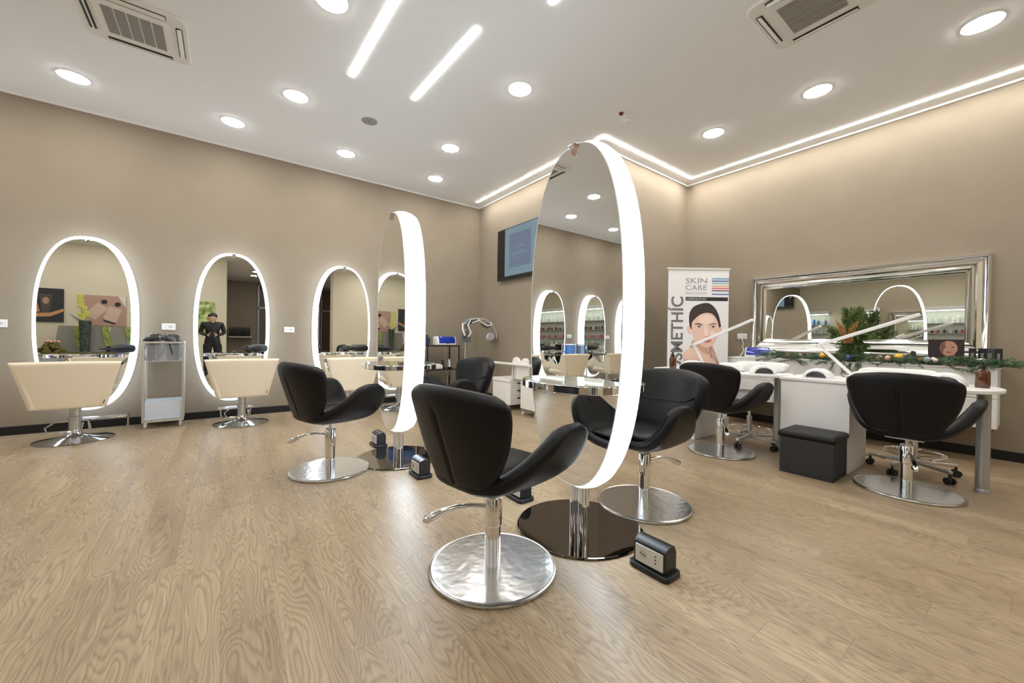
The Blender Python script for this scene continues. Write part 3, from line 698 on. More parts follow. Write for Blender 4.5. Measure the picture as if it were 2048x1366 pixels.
# ---------------------------------------------------------------- hooded dryer (climazone) on pole
HX, HY = 3.40, 5.62
t = thing('hood_dryer', 'grey multi-pad hood dryer on a pole standing in the far corner', 'hood dryer', (HX, HY, 0))
PX = -.19
MB().lathe([(.017, .05), (.017, .62)], (PX, 0, 0)).build('pole', M_blackmet, t); MB().lathe([(.011, .6), (.011, 1.02)], (PX, 0, 0)).build('upper_pole', M_satin, t)
MB().lathe([(.026, .60), (.026, .66)], (PX, 0, 0)).build('collar', M_blackpl, t)
for k in range(5):
    a = 2 * PI * k / 5
    MB().tube([(PX, 0, .06), (PX + .22 * math.cos(a), .22 * math.sin(a), .045)], [.016, .012], 8).build('leg', M_blackmet, t)
    MB().cyl((PX + .23 * math.cos(a) - .01, .23 * math.sin(a), .024), (PX + .23 * math.cos(a) + .01, .23 * math.sin(a), .024), .024).build('caster', M_blackpl, t)
MB().rings([[Vector((PX + x, y, z)) for x, y in rrect(w_, d_, .01)] for w_, d_, z in ((.17, .09, 1.0), (.17, .09, 1.02), (.10, .07, 1.14), (.09, .07, 1.2))]).build('control_box', M_grey, t)
MB().tube([(PX, 0, 1.14), (PX - .02, .0, 1.24), (PX + .01, 0, 1.33), (PX + .1, 0, 1.38), (PX + .2, 0, 1.37)], [.035, .045, .045, .04, .03], 14).build('spine', M_grey, t)
# pads: disc lamps pointing at the head centre
HCt = Vector((.05, -.12, 1.14))
for k, (dx, dy, dz) in enumerate(((-.25, -.06, 1.15), (-.08, .12, 1.08), (.16, -.06, 1.30), (.35, .06, 1.10), (-.02, .02, 1.36))):
    p = Vector((dx, dy, dz)); d = (HCt - p).normalized(); q = d.to_track_quat('Z', 'Y').to_matrix().to_4x4()
    pad_ = MB().lathe([(0, -.035), (.055, -.033), (.076, -.02), (.084, .0), (.08, .014)], p, 24, M=q).build('heater_pad', M_grey, t)
    MB().lathe([(.078, .0141), (.055, .018), (.03, .015), (0, .016)], p, 24, M=q).build('lamp_grid', mat('heater_grid', (.50, .49, .46), .25, .7), pad_)
for pts in ([(-.15, -.0, 1.33), (-.30, -.10, 1.30), (-.33, -.16, 1.20), (-.30, -.18, 1.11)],
            [(-.24, -.18, 1.09), (-.20, -.2, 1.16), (-.23, -.15, 1.28), (-.14, -.08, 1.38), (-.02, -.08, 1.40), (.06, -.12, 1.33), (.14, -.17, 1.28), (.2, -.19, 1.30), (.19, -.17, 1.34)],
            [(.02, -.05, 1.40), (.18, -.04, 1.39), (.33, -.03, 1.30), (.41, -.02, 1.18), (.42, -.02, 1.08)],
            [(-.12, -.1, 1.32), (-.02, -.1, 1.36), (.04, -.1, 1.36)]):
    MB().tube(pts, .0105, 8).build('chrome_loop', mat('pale_metal', (.78, .77, .74), .3, .4), t)
for pts in ([(-.26, 0, 1.0), (-.25, .0, .7), (-.24, .02, .4)], [(-.20, 0, 1.0), (-.22, .02, .78), (-.24, .03, .5)]): MB().tube(pts, .003, 6).build('cable', mat('brown_cable', (.05, .03, .03), .5), t)

# ---------------------------------------------------------------- white drawer trolley, booster seat cabinet
t = thing('drawer_trolley', 'white rounded drawer trolley on casters standing by the alcove wall', 'trolley', (3.60, 4.86, 0))
MB().rings([[Vector((x, y, z)) for x, y in rrect(.43, .46, .06)] for z in (.085, .42)]).build('body', M_offw, t, bevel=.004)
MB().rings([[Vector((x, y, z)) for x, y in rrect(.44, .47, .06)] for z in (.424, .472)]).build('lid', M_offw, t, bevel=.006)
for z in (.38, .27, .16):
    d = MB().box((.0, -.2305, z), (.36, .006, .09)).build('drawer', M_offw, t, bevel=.002)
    MB().box((.0, -.235, z + .025), (.11, .008, .018)).build('handle', M_blackpl, d)
for sx in (-1, 1):
    for sy in (-1, 1):
        c_ = MB().cyl((sx * .16 - .01, sy * .17, .028), (sx * .16 + .01, sy * .17, .028), .028).build('caster', mat('clear_wheel', (.7, .7, .68), .15), t); MB().box((sx * .16, sy * .17, .065), (.03, .02, .04)).build('caster_fork', M_chrome, c_)
t = thing('booster_seat_cabinet', 'white cabinet on casters with moulded seat back and armrests beside the nearest tall mirror', 'seat', (3.56, 4.17, 0))
MB().b2(-.18, .20, -.18, .17, .09, .42).build('body', M_offw, t, bevel=.006)
MB().b2(-.18, .20, -.18, .17, .423, .475).build('lid', M_offw, t, bevel=.006)
for sx, sy in ((-1, -1), (1, -1), (-1, 1), (1, 1)):
    c_ = MB().cyl((sx * .15 - .01, sy * .14, .028), (sx * .15 + .01, sy * .14, .028), .028).build('caster', mat('clear_wheel', (.7, .7, .68), .15), t); MB().box((sx * .15, sy * .14, .07), (.025, .02, .045)).build('caster_fork', M_chrome, c_)
pts = [(-.20, .475), (-.20, .52), (-.185, .74), (-.16, .79), (-.11, .80), (-.06, .79), (-.03, .755), (.0, .74), (.03, .755), (.07, .785), (.12, .795), (.165, .77), (.18, .72), (.185, .52), (.19, .475)]
MB().rings([[Vector((x, .30 - y, z)) for y, z in pts] for x in (-.10, -.05)]).build('seat_back', M_offw, t, bevel=.012, seg=3)
MB().rings([[Vector((x, .24 - y, z)) for y, z in rrect(.38, .09, .03)] for x in (-.18, -.04)]).bm.free() if False else None
MB().b2(-.16, -.11, -.12, .90, .68, .715).build('armrest', M_offw, t, bevel=.010, seg=3)
MB().b2(-.13, -.115, .40, .42, .475, .69).build('armrest_post', M_chrome, t)

# ---------------------------------------------------------------- television
t = thing('television', 'black wall television showing a blue logo slide, partly behind the tall mirror', 'television', (XB, 4.82, 2.485))
MB().b2(-.075, -.04, -.745, .745, -.43, .425).build('bezel', M_blackpl, t, bevel=.004)
MB().b2(-.04, 0, -.35, .35, -.25, .25).build('wall_bracket', M_blackmet, t)
MB().b2(-.0765, -.075, -.735, .735, -.375, .415).build('screen', mat('tv_dark', (.012, .011, .014), .12), t, smooth=False)
MB().b2(-.078, -.0765, -.52, .52, -.375, .41).build('slide', mat('tv_slide', (.02, .02, .02), .2, emit=(.125, .19, .225), es=1), t, smooth=False)
MB().b2(-.0788, -.078, -.17, .40, -.25, .30).build('slide_square', mat('tv_square', (.02, .02, .02), .2, emit=(.09, .125, .185), es=1), t, smooth=False)
mb = MB(); 
for a, b in (((.44, -.28), (.42, .18)), ((.42, .18), (.25, .30)), ((.30, .30), (-.14, .42)), ((-.14, .42), (-.15, .30)), ((.2, -.25), (.14, -.29)), ((.44, -.28), (.2, -.29))): mb.tube([(-.0792, a[0], a[1]), (-.0792, b[0], b[1])], .0035, 4)
mb.build('slide_lines', mat('tv_lines', (.02, .02, .02), .2, emit=(.09, .14, .18), es=1), t)
MT = Matrix(((0, 0, -1), (-1, 0, 0), (0, 1, 0))).to_4x4()
M_tvtext = mat('tv_text', (.02, .02, .02), .2, emit=(.13, .18, .25), es=1)
text('slide_lettering', 'estetica', .07, M_tvtext, t, Matrix.Translation((-.0796, .12, .08)) @ MT, fit=(.30, .055))
text('slide_lettering', 'armiso', .09, M_tvtext, t, Matrix.Translation((-.0796, .12, -.02)) @ MT, fit=(.38, .07))
text('slide_lettering', 'hair and body', .04, M_tvtext, t, Matrix.Translation((-.0796, .14, -.10)) @ MT, fit=(.30, .025))

# ---------------------------------------------------------------- roll-up banner
BX, BY = 5.03, 2.67
t = thing('rollup_banner', 'white roll-up banner with a woman face and skin care lettering beside the corner', 'banner', (BX, BY, 0), -yaw)
t.scale = (1.0, 1.0, 1.012)
# local x right, z up, faces -y
MB().b2(-.41, .41, -.05, .09, 0, .09).build('base', M_alu, t, bevel=.01)
MB().b2(-.415, .415, -.012, .012, 1.985, 2.012).build('top_rail', M_alu, t, bevel=.003)
MB().b2(-.4, .4, -.002, .0, .09, 1.99).build('sheet', mat('banner_white', (.80, .80, .81), .5), t, smooth=False)
MB().cyl((0, .05, .09), (0, .02, 1.99), .01).build('pole', M_alu, t)
def bp(x, y, lay): return Vector(((x - 429) / 922, -.002 - .0006 * lay, 2.0 - (y - 55) / 922))
def bpoly(name, pts, m, lay, n=0):
    if n: # smooth closed curve
        q = []; L_ = len(pts)
        for i in range(L_):
            p0, p1, p2, p3 = pts[i - 1], pts[i], pts[(i + 1) % L_], pts[(i + 2) % L_]
            for k in range(n):
                s = k / n
                q.append(tuple(.5 * ((2 * p1[j]) + (-p0[j] + p2[j]) * s + (2 * p0[j] - 5 * p1[j] + 4 * p2[j] - p3[j]) * s * s + (-p0[j] + 3 * p1[j] - 3 * p2[j] + p3[j]) * s ** 3) for j in (0, 1)))
        pts = q
    mb = MB(); mb.rings([[bp(x, y, lay) for x, y in pts], [bp(x, y, lay - .8) for x, y in pts]])
    bmesh.ops.triangulate(mb.bm, faces=[f for f in mb.bm.faces if len(f.verts) > 4])
    return mb.build(name, m, t, smooth=False)
def ell(cx_, cy_, a, b, rot=0, n=18): return [(cx_ + a * math.cos(2 * PI * k / n) * math.cos(rot) - b * math.sin(2 * PI * k / n) * math.sin(rot), cy_ + a * math.cos(2 * PI * k / n) * math.sin(rot) + b * math.sin(2 * PI * k / n) * math.cos(rot)) for k in range(n)]
P_skin = flat('poster_skin', (.80, .56, .46)); P_skin2 = flat('poster_skin_shade', (.62, .36, .26)); P_hair = flat('poster_hair', (.045, .03, .032)); P_light = flat('poster_light', (.87, .68, .60))
bpoly('printed_neck', [(372, 900), (385, 990), (330, 1010), (258, 1055), (255, 1250), (720, 1250), (718, 1190), (640, 1155), (585, 1120), (572, 1050), (590, 930)], P_skin, 1)
bpoly('printed_neck_shade', [(400, 940), (430, 1000), (500, 1060), (575, 1080), (580, 1000), (600, 940)], P_skin2, 2, 3)
bpoly('printed_hair', [(330, 760), (318, 640), (335, 560), (380, 505), (450, 475), (520, 462), (580, 475), (640, 530), (680, 610), (700, 690), (712, 770), (690, 800), (560, 700), (400, 700), (345, 790)], P_hair, 1, 4)
bpoly('printed_ear', ell(322, 790, 24, 52, -.2), P_skin, 2); bpoly('printed_ear', ell(695, 785, 14, 42, .15), P_skin, 2)
bpoly('printed_face', [(354, 770), (356, 700), (392, 655), (440, 612), (505, 584), (575, 584), (628, 618), (668, 690), (684, 780), (672, 850), (640, 930), (600, 978), (545, 998), (490, 985), (430, 942), (385, 890), (360, 830)], P_skin, 3, 4)
bpoly('printed_forehead', ell(530, 660, 95, 50), P_light, 4); bpoly('printed_cheek', ell(610, 830, 36, 40), P_light, 4); bpoly('printed_nose', [(510, 720), (535, 720), (560, 840), (530, 862), (505, 845)], P_light, 4, 3)
bpoly('printed_brow', [(388, 712), (430, 706), (482, 720), (480, 728), (430, 720), (392, 722)], P_hair, 5); bpoly('printed_brow', [(566, 722), (610, 706), (652, 706), (655, 714), (612, 716), (570, 728)], P_hair, 5)
for cx_ in (440, 612):
    bpoly('printed_eye', ell(cx_, 748, 36, 12), flat('poster_eye', (.75, .68, .65)), 5); bpoly('printed_iris', ell(cx_ + 2, 748, 13, 11), flat('poster_iris', (.08, .05, .04)), 6); bpoly('printed_lash', [(cx_ - 38, 746), (cx_ - 10, 734), (cx_ + 20, 735), (cx_ + 38, 746), (cx_ + 15, 741), (cx_ - 10, 741)], P_hair, 7)
bpoly('printed_nose_shade', [(500, 850), (535, 862), (572, 850), (560, 870), (530, 872)], P_skin2, 6, 3)
bpoly('printed_lips', [(492, 915), (520, 900), (545, 905), (570, 898), (596, 910), (575, 930), (540, 938), (510, 930)], flat('poster_lips', (.55, .18, .17)), 6, 3)
for y_, c in ((170, (.12, .33, .55)), (198, (.05, .13, .35)), (226, (.20, .52, .55)), (257, (.85, .42, .20)), (285, (.70, .15, .16)), (313, (.22, .08, .22)), (356, (.09, .15, .45))):
    bpoly('printed_stripe', [(590, y_ - 7), (797, y_ - 7), (797, y_ + 7), (590, y_ + 7)], flat('stripe_%d' % y_, c), 2)
bpoly('printed_bar', [(272, 392), (788, 392), (788, 437), (272, 437)], flat('poster_black', (.02, .02, .022)), 2)
MBt = Matrix(((1, 0, 0), (0, 0, -1), (0, 1, 0))).to_4x4()
def btext(s_, x0, x1, y0, y1, m, lay=3, bold=0):
    p = bp((x0 + x1) / 2, (y0 + y1) / 2, lay)
    text('printed_lettering', s_, .1, m, t, Matrix.Translation(p) @ MBt, fit=((x1 - x0) / 922, (y1 - y0) / 922), bold=bold)
P_gl = flat('letter_grey', (.30, .30, .31)); P_gl2 = flat('letter_pale', (.55, .54, .54))
btext('SKIN', 272, 530, 165, 228, P_gl); btext('CARE', 272, 528, 248, 308, P_gl); btext('PROGRAM', 272, 528, 330, 364, P_gl2)
btext('COSMECEUTICALS', 278, 524, 402, 428, P_gl2)
p = bp(155, 915, 3)
text('printed_lettering', 'COSMETHÍC', .1, flat('letter_mid', (.17, .165, .18)), t, Matrix.Translation(p) @ MBt @ Matrix.Rotation(PI / 2, 4, 'Z'), fit=(1050 / 922, 185 / 922), bold=.002)

# ---------------------------------------------------------------- big framed mirror on the right wall
t = thing('framed_mirror', 'wide mirror with a broad polished silver frame on the right wall', 'mirror', (XD, 1.30, 1.448), 0)
Yh, Zh = 1.035, .493   # outer half size
prof = [(0, .0), (.0, -.045), (.012, -.058), (.022, -.050), (.055, -.040), (.085, -.060), (.105, -.046), (.118, -.058), (.135, -.040), (.150, -.034), (.163, -.012), (.163, 0)]
def frame_ring(i, x): return [Vector((x, sy * (Yh - i), sz * (Zh - i))) for sy, sz in ((-1, -1), (1, -1), (1, 1), (-1, 1))]
M_frame = mat('silver_frame', (.80, .79, .77), .10, 1)
MB().rings([frame_ring(i, x) for i, x in prof], cap=False).build('frame', M_frame, t, ang=25)
mb = MB()
for sy, sz in ((-1, -1), (1, -1), (1, 1), (-1, 1)): mb.tube([(x - .0015, sy * (Yh - i), sz * (Zh - i)) for i, x in prof[1:-1]], .0018, 4)
mb.build('mitre_joint', M_dgrey, t)
MB().b2(-.012, -.006, -(Yh - .160), Yh - .160, -(Zh - .160), Zh - .160).build('glass', mat('mirror_glass2', (.86, .87, .83), 0, 1), t, smooth=False)

# ---------------------------------------------------------------- wall console
t = thing('console_cabinet', 'long white wall-hung console cabinet under the silver framed mirror', 'cabinet', (0, 0, 0))
CXF = 5.42
MB().b2(CXF + .02, XD - .002, .20, 2.50, .33, .852).build('carcass', M_white, t, bevel=.002)
MB().b2(CXF, XD - .002, .192, 2.51, .853, .869).build('top', M_white, t, bevel=.002)
for k in range(4):
    y0 = .20 + k * .575
    MB().b2(CXF, CXF + .019, y0 + .002, y0 + .573, .60, .85).build('door', M_white, t, bevel=.002); MB().b2(CXF, CXF + .019, y0 + .002, y0 + .573, .332, .596).build('door', M_white, t, bevel=.002)
CT = .8695
# ---------------------------------------------------------------- nail desks
def nail_desk(label, y0, y1):
    """pedestal at the far (high y) side, round end with leg at low y"""
    t = thing('nail_desk', label, 'desk', (0, 0, 0), 0, 'white nail desks')
    x0, x1 = 4.10, 4.77; xc = (x0 + x1) / 2; rr = (x1 - x0) / 2
    MB().b2(x0 + .012, 4.64, y1 - .50, y1 - .01, 0, .728).build('pedestal', M_white, t, bevel=.002)
    pts = [(x1, y1), (x0, y1), (x0, y0 + .22)] + [(xc - rr * math.cos(PI * k / 20), y0 + .22 - .22 * math.sin(PI * k / 20)) for k in range(1, 20)] + [(x1, y0 + .22)]
    MB().rings([[Vector((x, y, z)) for x, y in pts] for z in (.729, .755)]).build('desktop', M_white, t, bevel=.004)
    lx, ly = 4.43, y0 + .10
    lg = MB().lathe([(.036, .03), (.036, .729)], (lx, ly, 0), 28).build('leg', M_leg, t)
    MB().lathe([(.042, 0), (.042, .018), (.037, .03)], (lx, ly, 0), 28).build('leg_foot', M_leg, lg)
    return t
nail_desk('near white nail desk with its round end and metal leg toward the right edge', .125, 1.405)
nail_desk('far white nail desk in front of the banner', 1.425, 2.70)
DT = .7555
# ---------------------------------------------------------------- UV nail lamps, arm cushions
def uv_lamp(label, loc, rz, s=1.0):
    t = thing('uv_nail_lamp', label, 'nail lamp', loc, rz, 'white domed nail lamps')
    rs = []
    for x, k in ((-.085, .86), (-.07, .97), (0, 1.0), (.06, .97), (.09, .80)):
        rs.append([Vector((x * s, k * .105 * s * math.cos(PI * j / 20), k * .088 * s * math.sin(PI * j / 20))) for j in range(21)])
    inner = [[Vector((v.x * .99, v.y * .84, v.z * .80)) for v in r] for r in rs]
    mb = MB(); mb.rings(rs, closed=False, cap=False); mb.rings(inner, closed=False, cap=False)
    for A_, B_ in ((rs[0], inner[0]),): mb.rings([A_, B_], closed=False, cap=False)
    bmesh.ops.remove_doubles(mb.bm, verts=mb.bm.verts, dist=1e-5)
    mb.bm.faces.new([mb.bm.verts.new(v) for v in rs[-1]])
    mb.build('shell', M_whitepl, t, ang=60)
    MB().box((.0, 0, .003), (.17 * s, .20 * s, .006)).build('base_plate', mat('grey_mirror_plate', (.72, .68, .74), .4), t)
    MB().box((.0, 0, .089 * s), (.03, .05, .004)).build('button_panel', mat('pale_blue_label', (.35, .45, .7), .4), t, bevel=.001)
    return t
uv_lamp('white domed nail lamp on the near desk left part, opening toward us', (4.28, 1.16, DT), R(0))
uv_lamp('white domed nail lamp on the near desk behind the chair backrest, blue mark on top', (4.55, .42, DT), R(0), 1.1)
uv_lamp('white domed nail lamp at the right end of the far desk, lilac inside', (4.30, 1.62, DT), R(30), 1.05)
uv_lamp('white domed nail lamp at the left end of the far desk beside the amber bottle', (4.30, 2.34, DT), R(0), 1.1)
def cushion(label, loc, L_, rz=0, h=.075, w_=.13):
    t = MB().pad(lambda u, v: (w_ / 2 * u, L_ / 2 * v, h / 2), 10, 24, h, p=8).build('arm_cushion', M_cush, ang=80)
    t.location = loc; t.rotation_euler = (0, 0, rz)
    return tag(t, label, 'cushion', 'white arm cushions')
cushion('white arm cushion on the far desk in front of the longer cushion', (4.42, 1.95, DT), .26, 0, .085)
cushion('long white cushion at the back of the far desk', (4.68, 1.78, DT), .50, 0, .10)
cushion('long white cushion at the back of the near desk', (4.685, .72, DT), .50, 0, .10)
cushion('shorter white cushion on the near desk in front of the longer cushion', (4.54, .80, DT), .36, 0, .07)
# ---------------------------------------------------------------- amber pump bottles
def amber_bottle(label, loc, s=1):
    t = thing('pump_bottle', label, 'bottle', loc, R(200), 'amber pump bottles')
    MB().lathe([(0, .0), (.036, .0), (.038, .004), (.038, .108), (.034, .122), (.018, .134), (.015, .142)], seg=32).build('bottle', M_amber, t, ang=60)
    MB().lathe([(.0384, .020), (.0384, .095)], seg=32).build('label', M_amberd, t) if False else None
    MB().lathe([(.017, .138), (.017, .158), (.008, .160), (.006, .178), (.013, .180), (.013, .190), (0, .192)], seg=20).build('pump', M_blackpl, t)
    MB().tube([(0, 0, .184), (.030, 0, .184), (.040, 0, .174)], .005, 8).build('spout', M_blackpl, t)
    mb = MB()
    for k in range(3):
        a0 = R(150) ; z = .040 + k * .010
        mb.tube([(.0388 * math.cos(a0 + .12 * j), .0388 * math.sin(a0 + .12 * j), z + .004 * math.sin(j * 1.7 + k)) for j in range(-3 + k, 5 - k)], .0011, 5)
    mb.tube([(.0388 * math.cos(R(150) + .12 * j), .0388 * math.sin(R(150) + .12 * j), .078) for j in range(-6, 6)], .0009, 5)
    mb.build('signature_print', mat('print_white', (.7, .68, .62), .5), t)
    return t
ab = amber_bottle('amber glass pump bottle on the round end of the near desk', (4.47, .235, DT))
dup(ab, 'amber pump bottle on the left corner of the far desk, before the banner', (4.17, 2.50, DT))
# ---------------------------------------------------------------- led desk lamps
def led_lamp(label, base, joint, tip):
    t = thing('desk_lamp', label, 'desk lamp', base, 0, 'white arm desk lamps')
    b, j, e = Vector(base), Vector(joint), Vector(tip)
    MB().lathe([(.055, 0), (.055, .010), (.02, .018), (.012, .03), (0, .03)]).build('base', M_whitepl, t)
    def bar(a, c, w_, h_):
        d = (c - a); L_ = d.length; q = d.to_track_quat('X', 'Z').to_matrix().to_4x4()
        mb = MB(); mb.box((L_ / 2, 0, 0), (L_, w_, h_)); mb.bm.transform(Matrix.Translation(a) @ q); return mb
    bar(Vector((0, 0, .02)), j - b, .038, .020).build('lower_arm', M_whitepl, t, bevel=.004)
    hd = bar(j - b, e - b, .045, .030).build('lamp_head', M_whitepl, t, bevel=.005)
    MB().cyl(j - b + Vector((0, -.02, 0)), j - b + Vector((0, .02, 0)), .012).build('hinge', M_satin, t)
    MB().tube([(0, 0, .03), (.02, .04, .045), (-.03, .08, .03), (-.08, .05, .004), (-.10, -.04, .004), (-.06, -.12, .004), (.0, -.14, .004)], .003, 6).build('cable', M_dgrey, t)
    return t
led_lamp('white articulated desk lamp over the near desk, long head crossing the bouquet', (4.69, 1.02, DT), (4.74, 1.29, 1.048), (4.80, .60, 1.325))
led_lamp('white articulated desk lamp over the far desk, head crossing the printed face', (4.62, 2.36, DT), (4.50, 2.44, 1.03), (4.72, 1.88, 1.318))
# ---------------------------------------------------------------- sterilizer, photo card, boxes on console
s_ = sterilizer('blue hooded sterilizer on the left end of the wall console', (5.60, 2.14, CT), R(-90), .9)
t = thing('photo_card', 'upright card with a dark haired woman portrait on the console', 'picture', (5.60, .525, CT), R(-90))
# local x right as seen, faces -y
MB().b2(-.118, .118, -.004, .004, .0, .25).build('card', flat('card_dark', (.03, .018, .016)), t, smooth=False)
def cpoly(nm, pts, m, lay):
    mb = MB(); mb.rings([[Vector((x, -.004 - .0006 * lay, z)) for x, z in pts], [Vector((x, -.0042 - .0006 * (lay - .8), z)) for x, z in pts]])
    bmesh.ops.triangulate(mb.bm, faces=[f for f in mb.bm.faces if len(f.verts) > 4]); mb.build(nm, m, t, smooth=False)
C1 = flat('card_skin', (.52, .27, .18)); C2 = flat('card_skin_dark', (.22, .10, .07)); C3 = flat('card_orange', (.60, .30, .16))
cpoly('printed_shoulder', [(-.03, .0), (-.02, .04), (.02, .065), (.06, .062), (.10, .035), (.112, .0)], C3, 1)
cpoly('printed_neck', [(-.01, .03), (.005, .12), (.06, .12), (.06, .05)], C2, 1)
cpoly('printed_face', [(x * .058 + .018, z * .072 + .165) for x, z in [(math.cos(2 * PI * k / 20), math.sin(2 * PI * k / 20)) for k in range(20)]], C1, 2)
cpoly('printed_shade', [(-.035, .21), (.0, .225), (-.01, .16), (-.02, .11), (-.038, .14)], C2, 3)
cpoly('printed_lips', [(-.005, .128), (.018, .135), (.042, .128), (.018, .120)], flat('card_lips', (.35, .07, .06)), 4)
for x in (-.005, .045): cpoly('printed_eye', [(x - .014, .177), (x, .183), (x + .014, .177), (x, .172)], flat('card_eye', (.03, .02, .02)), 4)
for x, y, hh, ww, lab, mt in ((5.62, .745, .13, .035, 'slim black product bottle left of the portrait card', M_blackpl), (5.56, .355, .17, .045, 'black product box with a vertical word right of the portrait card', M_blackpl), (5.62, .30, .17, .05, 'second black product box beside the boxed word', M_blackpl), (5.70, .26, .17, .07, 'dark blue-grey product box behind the black boxes', M_dgrey), (5.60, .205, .17, .045, 'black product bottle at the right end of the console', M_blackpl)):
    o = thing('product_box', lab, 'product', (x, y, CT), R(-90), 'black products on the console')
    MB().b2(-ww / 2, ww / 2, -.02, .02, 0, hh).build('box', mt, o, bevel=.002)
    text('printed_lettering', 'CARE', .02, mat('print_white', (.7, .68, .62), .5), o, Matrix.Translation((0, -.0205, hh * .5)) @ MBt @ Matrix.Rotation(PI / 2, 4, 'Z'), fit=(hh * .5, ww * .35)) if ww >= .045 else None
t = thing('round_brush', 'white oval container leaning among the fir twigs beside the black boxes', 'container', (5.52, .30, CT + .02), R(-90))
MB().sph((0, 0, .035), .035, 16, .7, (1.3, .7)).build('body', M_whitepl, t)
# ---------------------------------------------------------------- garland, baubles, bouquet
def needles(mb, p0, p1, n, ln, wd, spread=1.0, droop=0):
    d = (p1 - p0); L_ = d.length; dn = d.normalized(); a = dn.orthogonal().normalized(); b = dn.cross(a)
    mb.tube([p0, (p0 + p1) / 2 + Vector((0, 0, -droop)), p1], wd * .8, 4)
    for i in range(n):
        s = (i + random.random()) / n; ph = random.random() * 2 * PI
        side = (a * math.cos(ph) + b * math.sin(ph)) * spread
        q = p0 + d * s + Vector((0, 0, -droop * 4 * s * (1 - s) * .5)); dirn = (dn * .75 + side).normalized()
        e = q + dirn * ln * (.7 + .5 * random.random()); sd = dirn.cross(Vector((random.random() - .5, random.random() - .5, 1))).normalized() * wd
        v = [mb.bm.verts.new(x) for x in (q - sd, q + sd, e)]
        v2 = mb.bm.verts.new(q + dn * wd * 1.5)
        mb.bm.faces.new(v); mb.bm.faces.new((v[0], v2, v[2])); mb.bm.faces.new((v[1], v[2], v2))
mb = MB()
for k in range(210):
    y = random.uniform(.12, 2.0); x = random.uniform(5.40, 5.56); z = CT + .012 + random.random() * .06
    a = random.uniform(-1, 1) * 1.2 + (PI / 2 if random.random() < .5 else -PI / 2)
    L_ = random.uniform(.12, .24); p0 = Vector((x, y, z))
    over = random.random() < .33
    p1 = p0 + Vector((math.cos(a) * L_ * .5 - (.06 if over else 0), math.sin(a) * L_, -.07 if over else random.uniform(-.01, .04)))
    p1.x = min(max(p1.x, 5.33), 5.66)
    if p1.x > CXF - .01: p1.z = max(p1.z, CT + .015)
    needles(mb, p0, p1, 56, .027, .0030, 1.0)
for k in range(6):
    p0 = Vector((5.44, .36 - .03 * k, CT + .03)); needles(mb, p0, p0 + Vector((-.05 + .02 * k, -.30, .02 + .006 * k)), 70, .03, .0024)
g = mb.build('fir_garland', M_green, smooth=False); tag(g, 'loose garland of fir twigs lying along the console under the framed mirror', 'garland', kind='stuff')
bl = [(1.78, 5.44, (.72, .36, .28), .024, 'pink bauble on the garland left end'), (1.66, 5.45, (.72, .40, .30), .022, 'pale pink bauble right beside the garland left end bauble'), (1.44, 5.42, (.75, .42, .08), .030, 'gold bauble left of the bouquet beneath the lamp hinge'), (1.38, 5.44, (.80, .74, .55), .024, 'cream bauble left of the bouquet'),
      (.965, 5.42, (.78, .42, .35), .026, 'pink bauble right of the bouquet'), (.90, 5.40, (.76, .42, .34), .026, 'lower pink bauble right of the bouquet'), (.83, 5.46, (.85, .50, .05), .038, 'large gold bauble right of the pink pair'), (.68, 5.46, (.55, .36, .14), .026, 'bronze bauble on the garland before the slim bottle'),
      (.625, 5.40, (.40, .46, .56), .026, 'grey blue bauble left of the portrait card'), (.59, 5.46, (.78, .78, .76), .024, 'white bauble left of the portrait card'), (.57, 5.40, (.75, .55, .48), .020, 'small pink bauble below the portrait card'), (1.20, 5.36, (.03, .09, .45), .020, 'small blue bauble at the foot of the bouquet'), (1.60, 5.50, (.35, .42, .55), .02, 'grey bauble beside the sterilizer')]
for y, x, c, r, lab in bl:
    o = thing('bauble', lab, 'bauble', (x, y, CT + .03 + r), 0, 'baubles in the garland')
    MB().sph((0, 0, 0), r, 20).build('ball', mat('bauble_%d%d' % (int(c[0] * 99), int(c[2] * 99)), c, .15, .3), o); MB().lathe([(.005, r - .002), (.005, r + .006), (0, r + .006)], seg=10).build('cap', M_chrome, o)
t = thing('bouquet', 'tall evergreen bouquet with dried orange grass standing on the console', 'flower arrangement', (5.40, 1.02, CT))
t.location = (5.50, 1.20, CT); t.scale = (1, 1, 1.12)
MB().lathe([(.045, 0), (.05, .02), (.055, .16), (.05, .165), (.0, .16)]).build('vase', mat('dark_vase', (.03, .04, .02), .5), t)
mb = MB()
for k in range(300):
    a = random.uniform(0, 2 * PI); e = random.uniform(0, 1)
    z0 = random.uniform(.0, .26); rad = .15 * (.45 + e * .55); 
    if z0 > .1: rad *= 1.0
    p0 = Vector((random.uniform(-.03, .03), random.uniform(-.04, .04), .03 + z0)); p1 = p0 + Vector((math.cos(a) * rad * .55, math.sin(a) * rad * .85, random.uniform(-.06, .12)))
    if p1.x > .15: p1.x = .15
    if p1.z < -.16: p1.z = -.16
    needles(mb, p0, p1, 36, .032, .0036, .9)
for k in range(80):
    a = random.uniform(0, 2 * PI); p0 = Vector((0, -.01, .28)); p1 = p0 + Vector((math.cos(a) * .05, math.sin(a) * .09 + .01, random.uniform(.12, .26))); needles(mb, p0, p1, 36, .032, .0034, .9)
for k in range(56):
    s = -1 if k % 2 else 1; p0 = Vector((0, s * .06, .22)); p1 = p0 + Vector((random.uniform(-.05, .05), s * random.uniform(.08, .17), random.uniform(0, .16))); needles(mb, p0, p1, 36, .032, .0034, .9)
for k in range(14):
    p0 = Vector((-.06, random.uniform(-.1, .12), .04)); p1 = p0 + Vector((-.06, random.uniform(-.06, .06), -.14)); needles(mb, p0, p1, 28, .028, .0026, .9)
o = mb.build('foliage', M_green2, t, smooth=False); o['kind'] = 'stuff'
mb = MB()
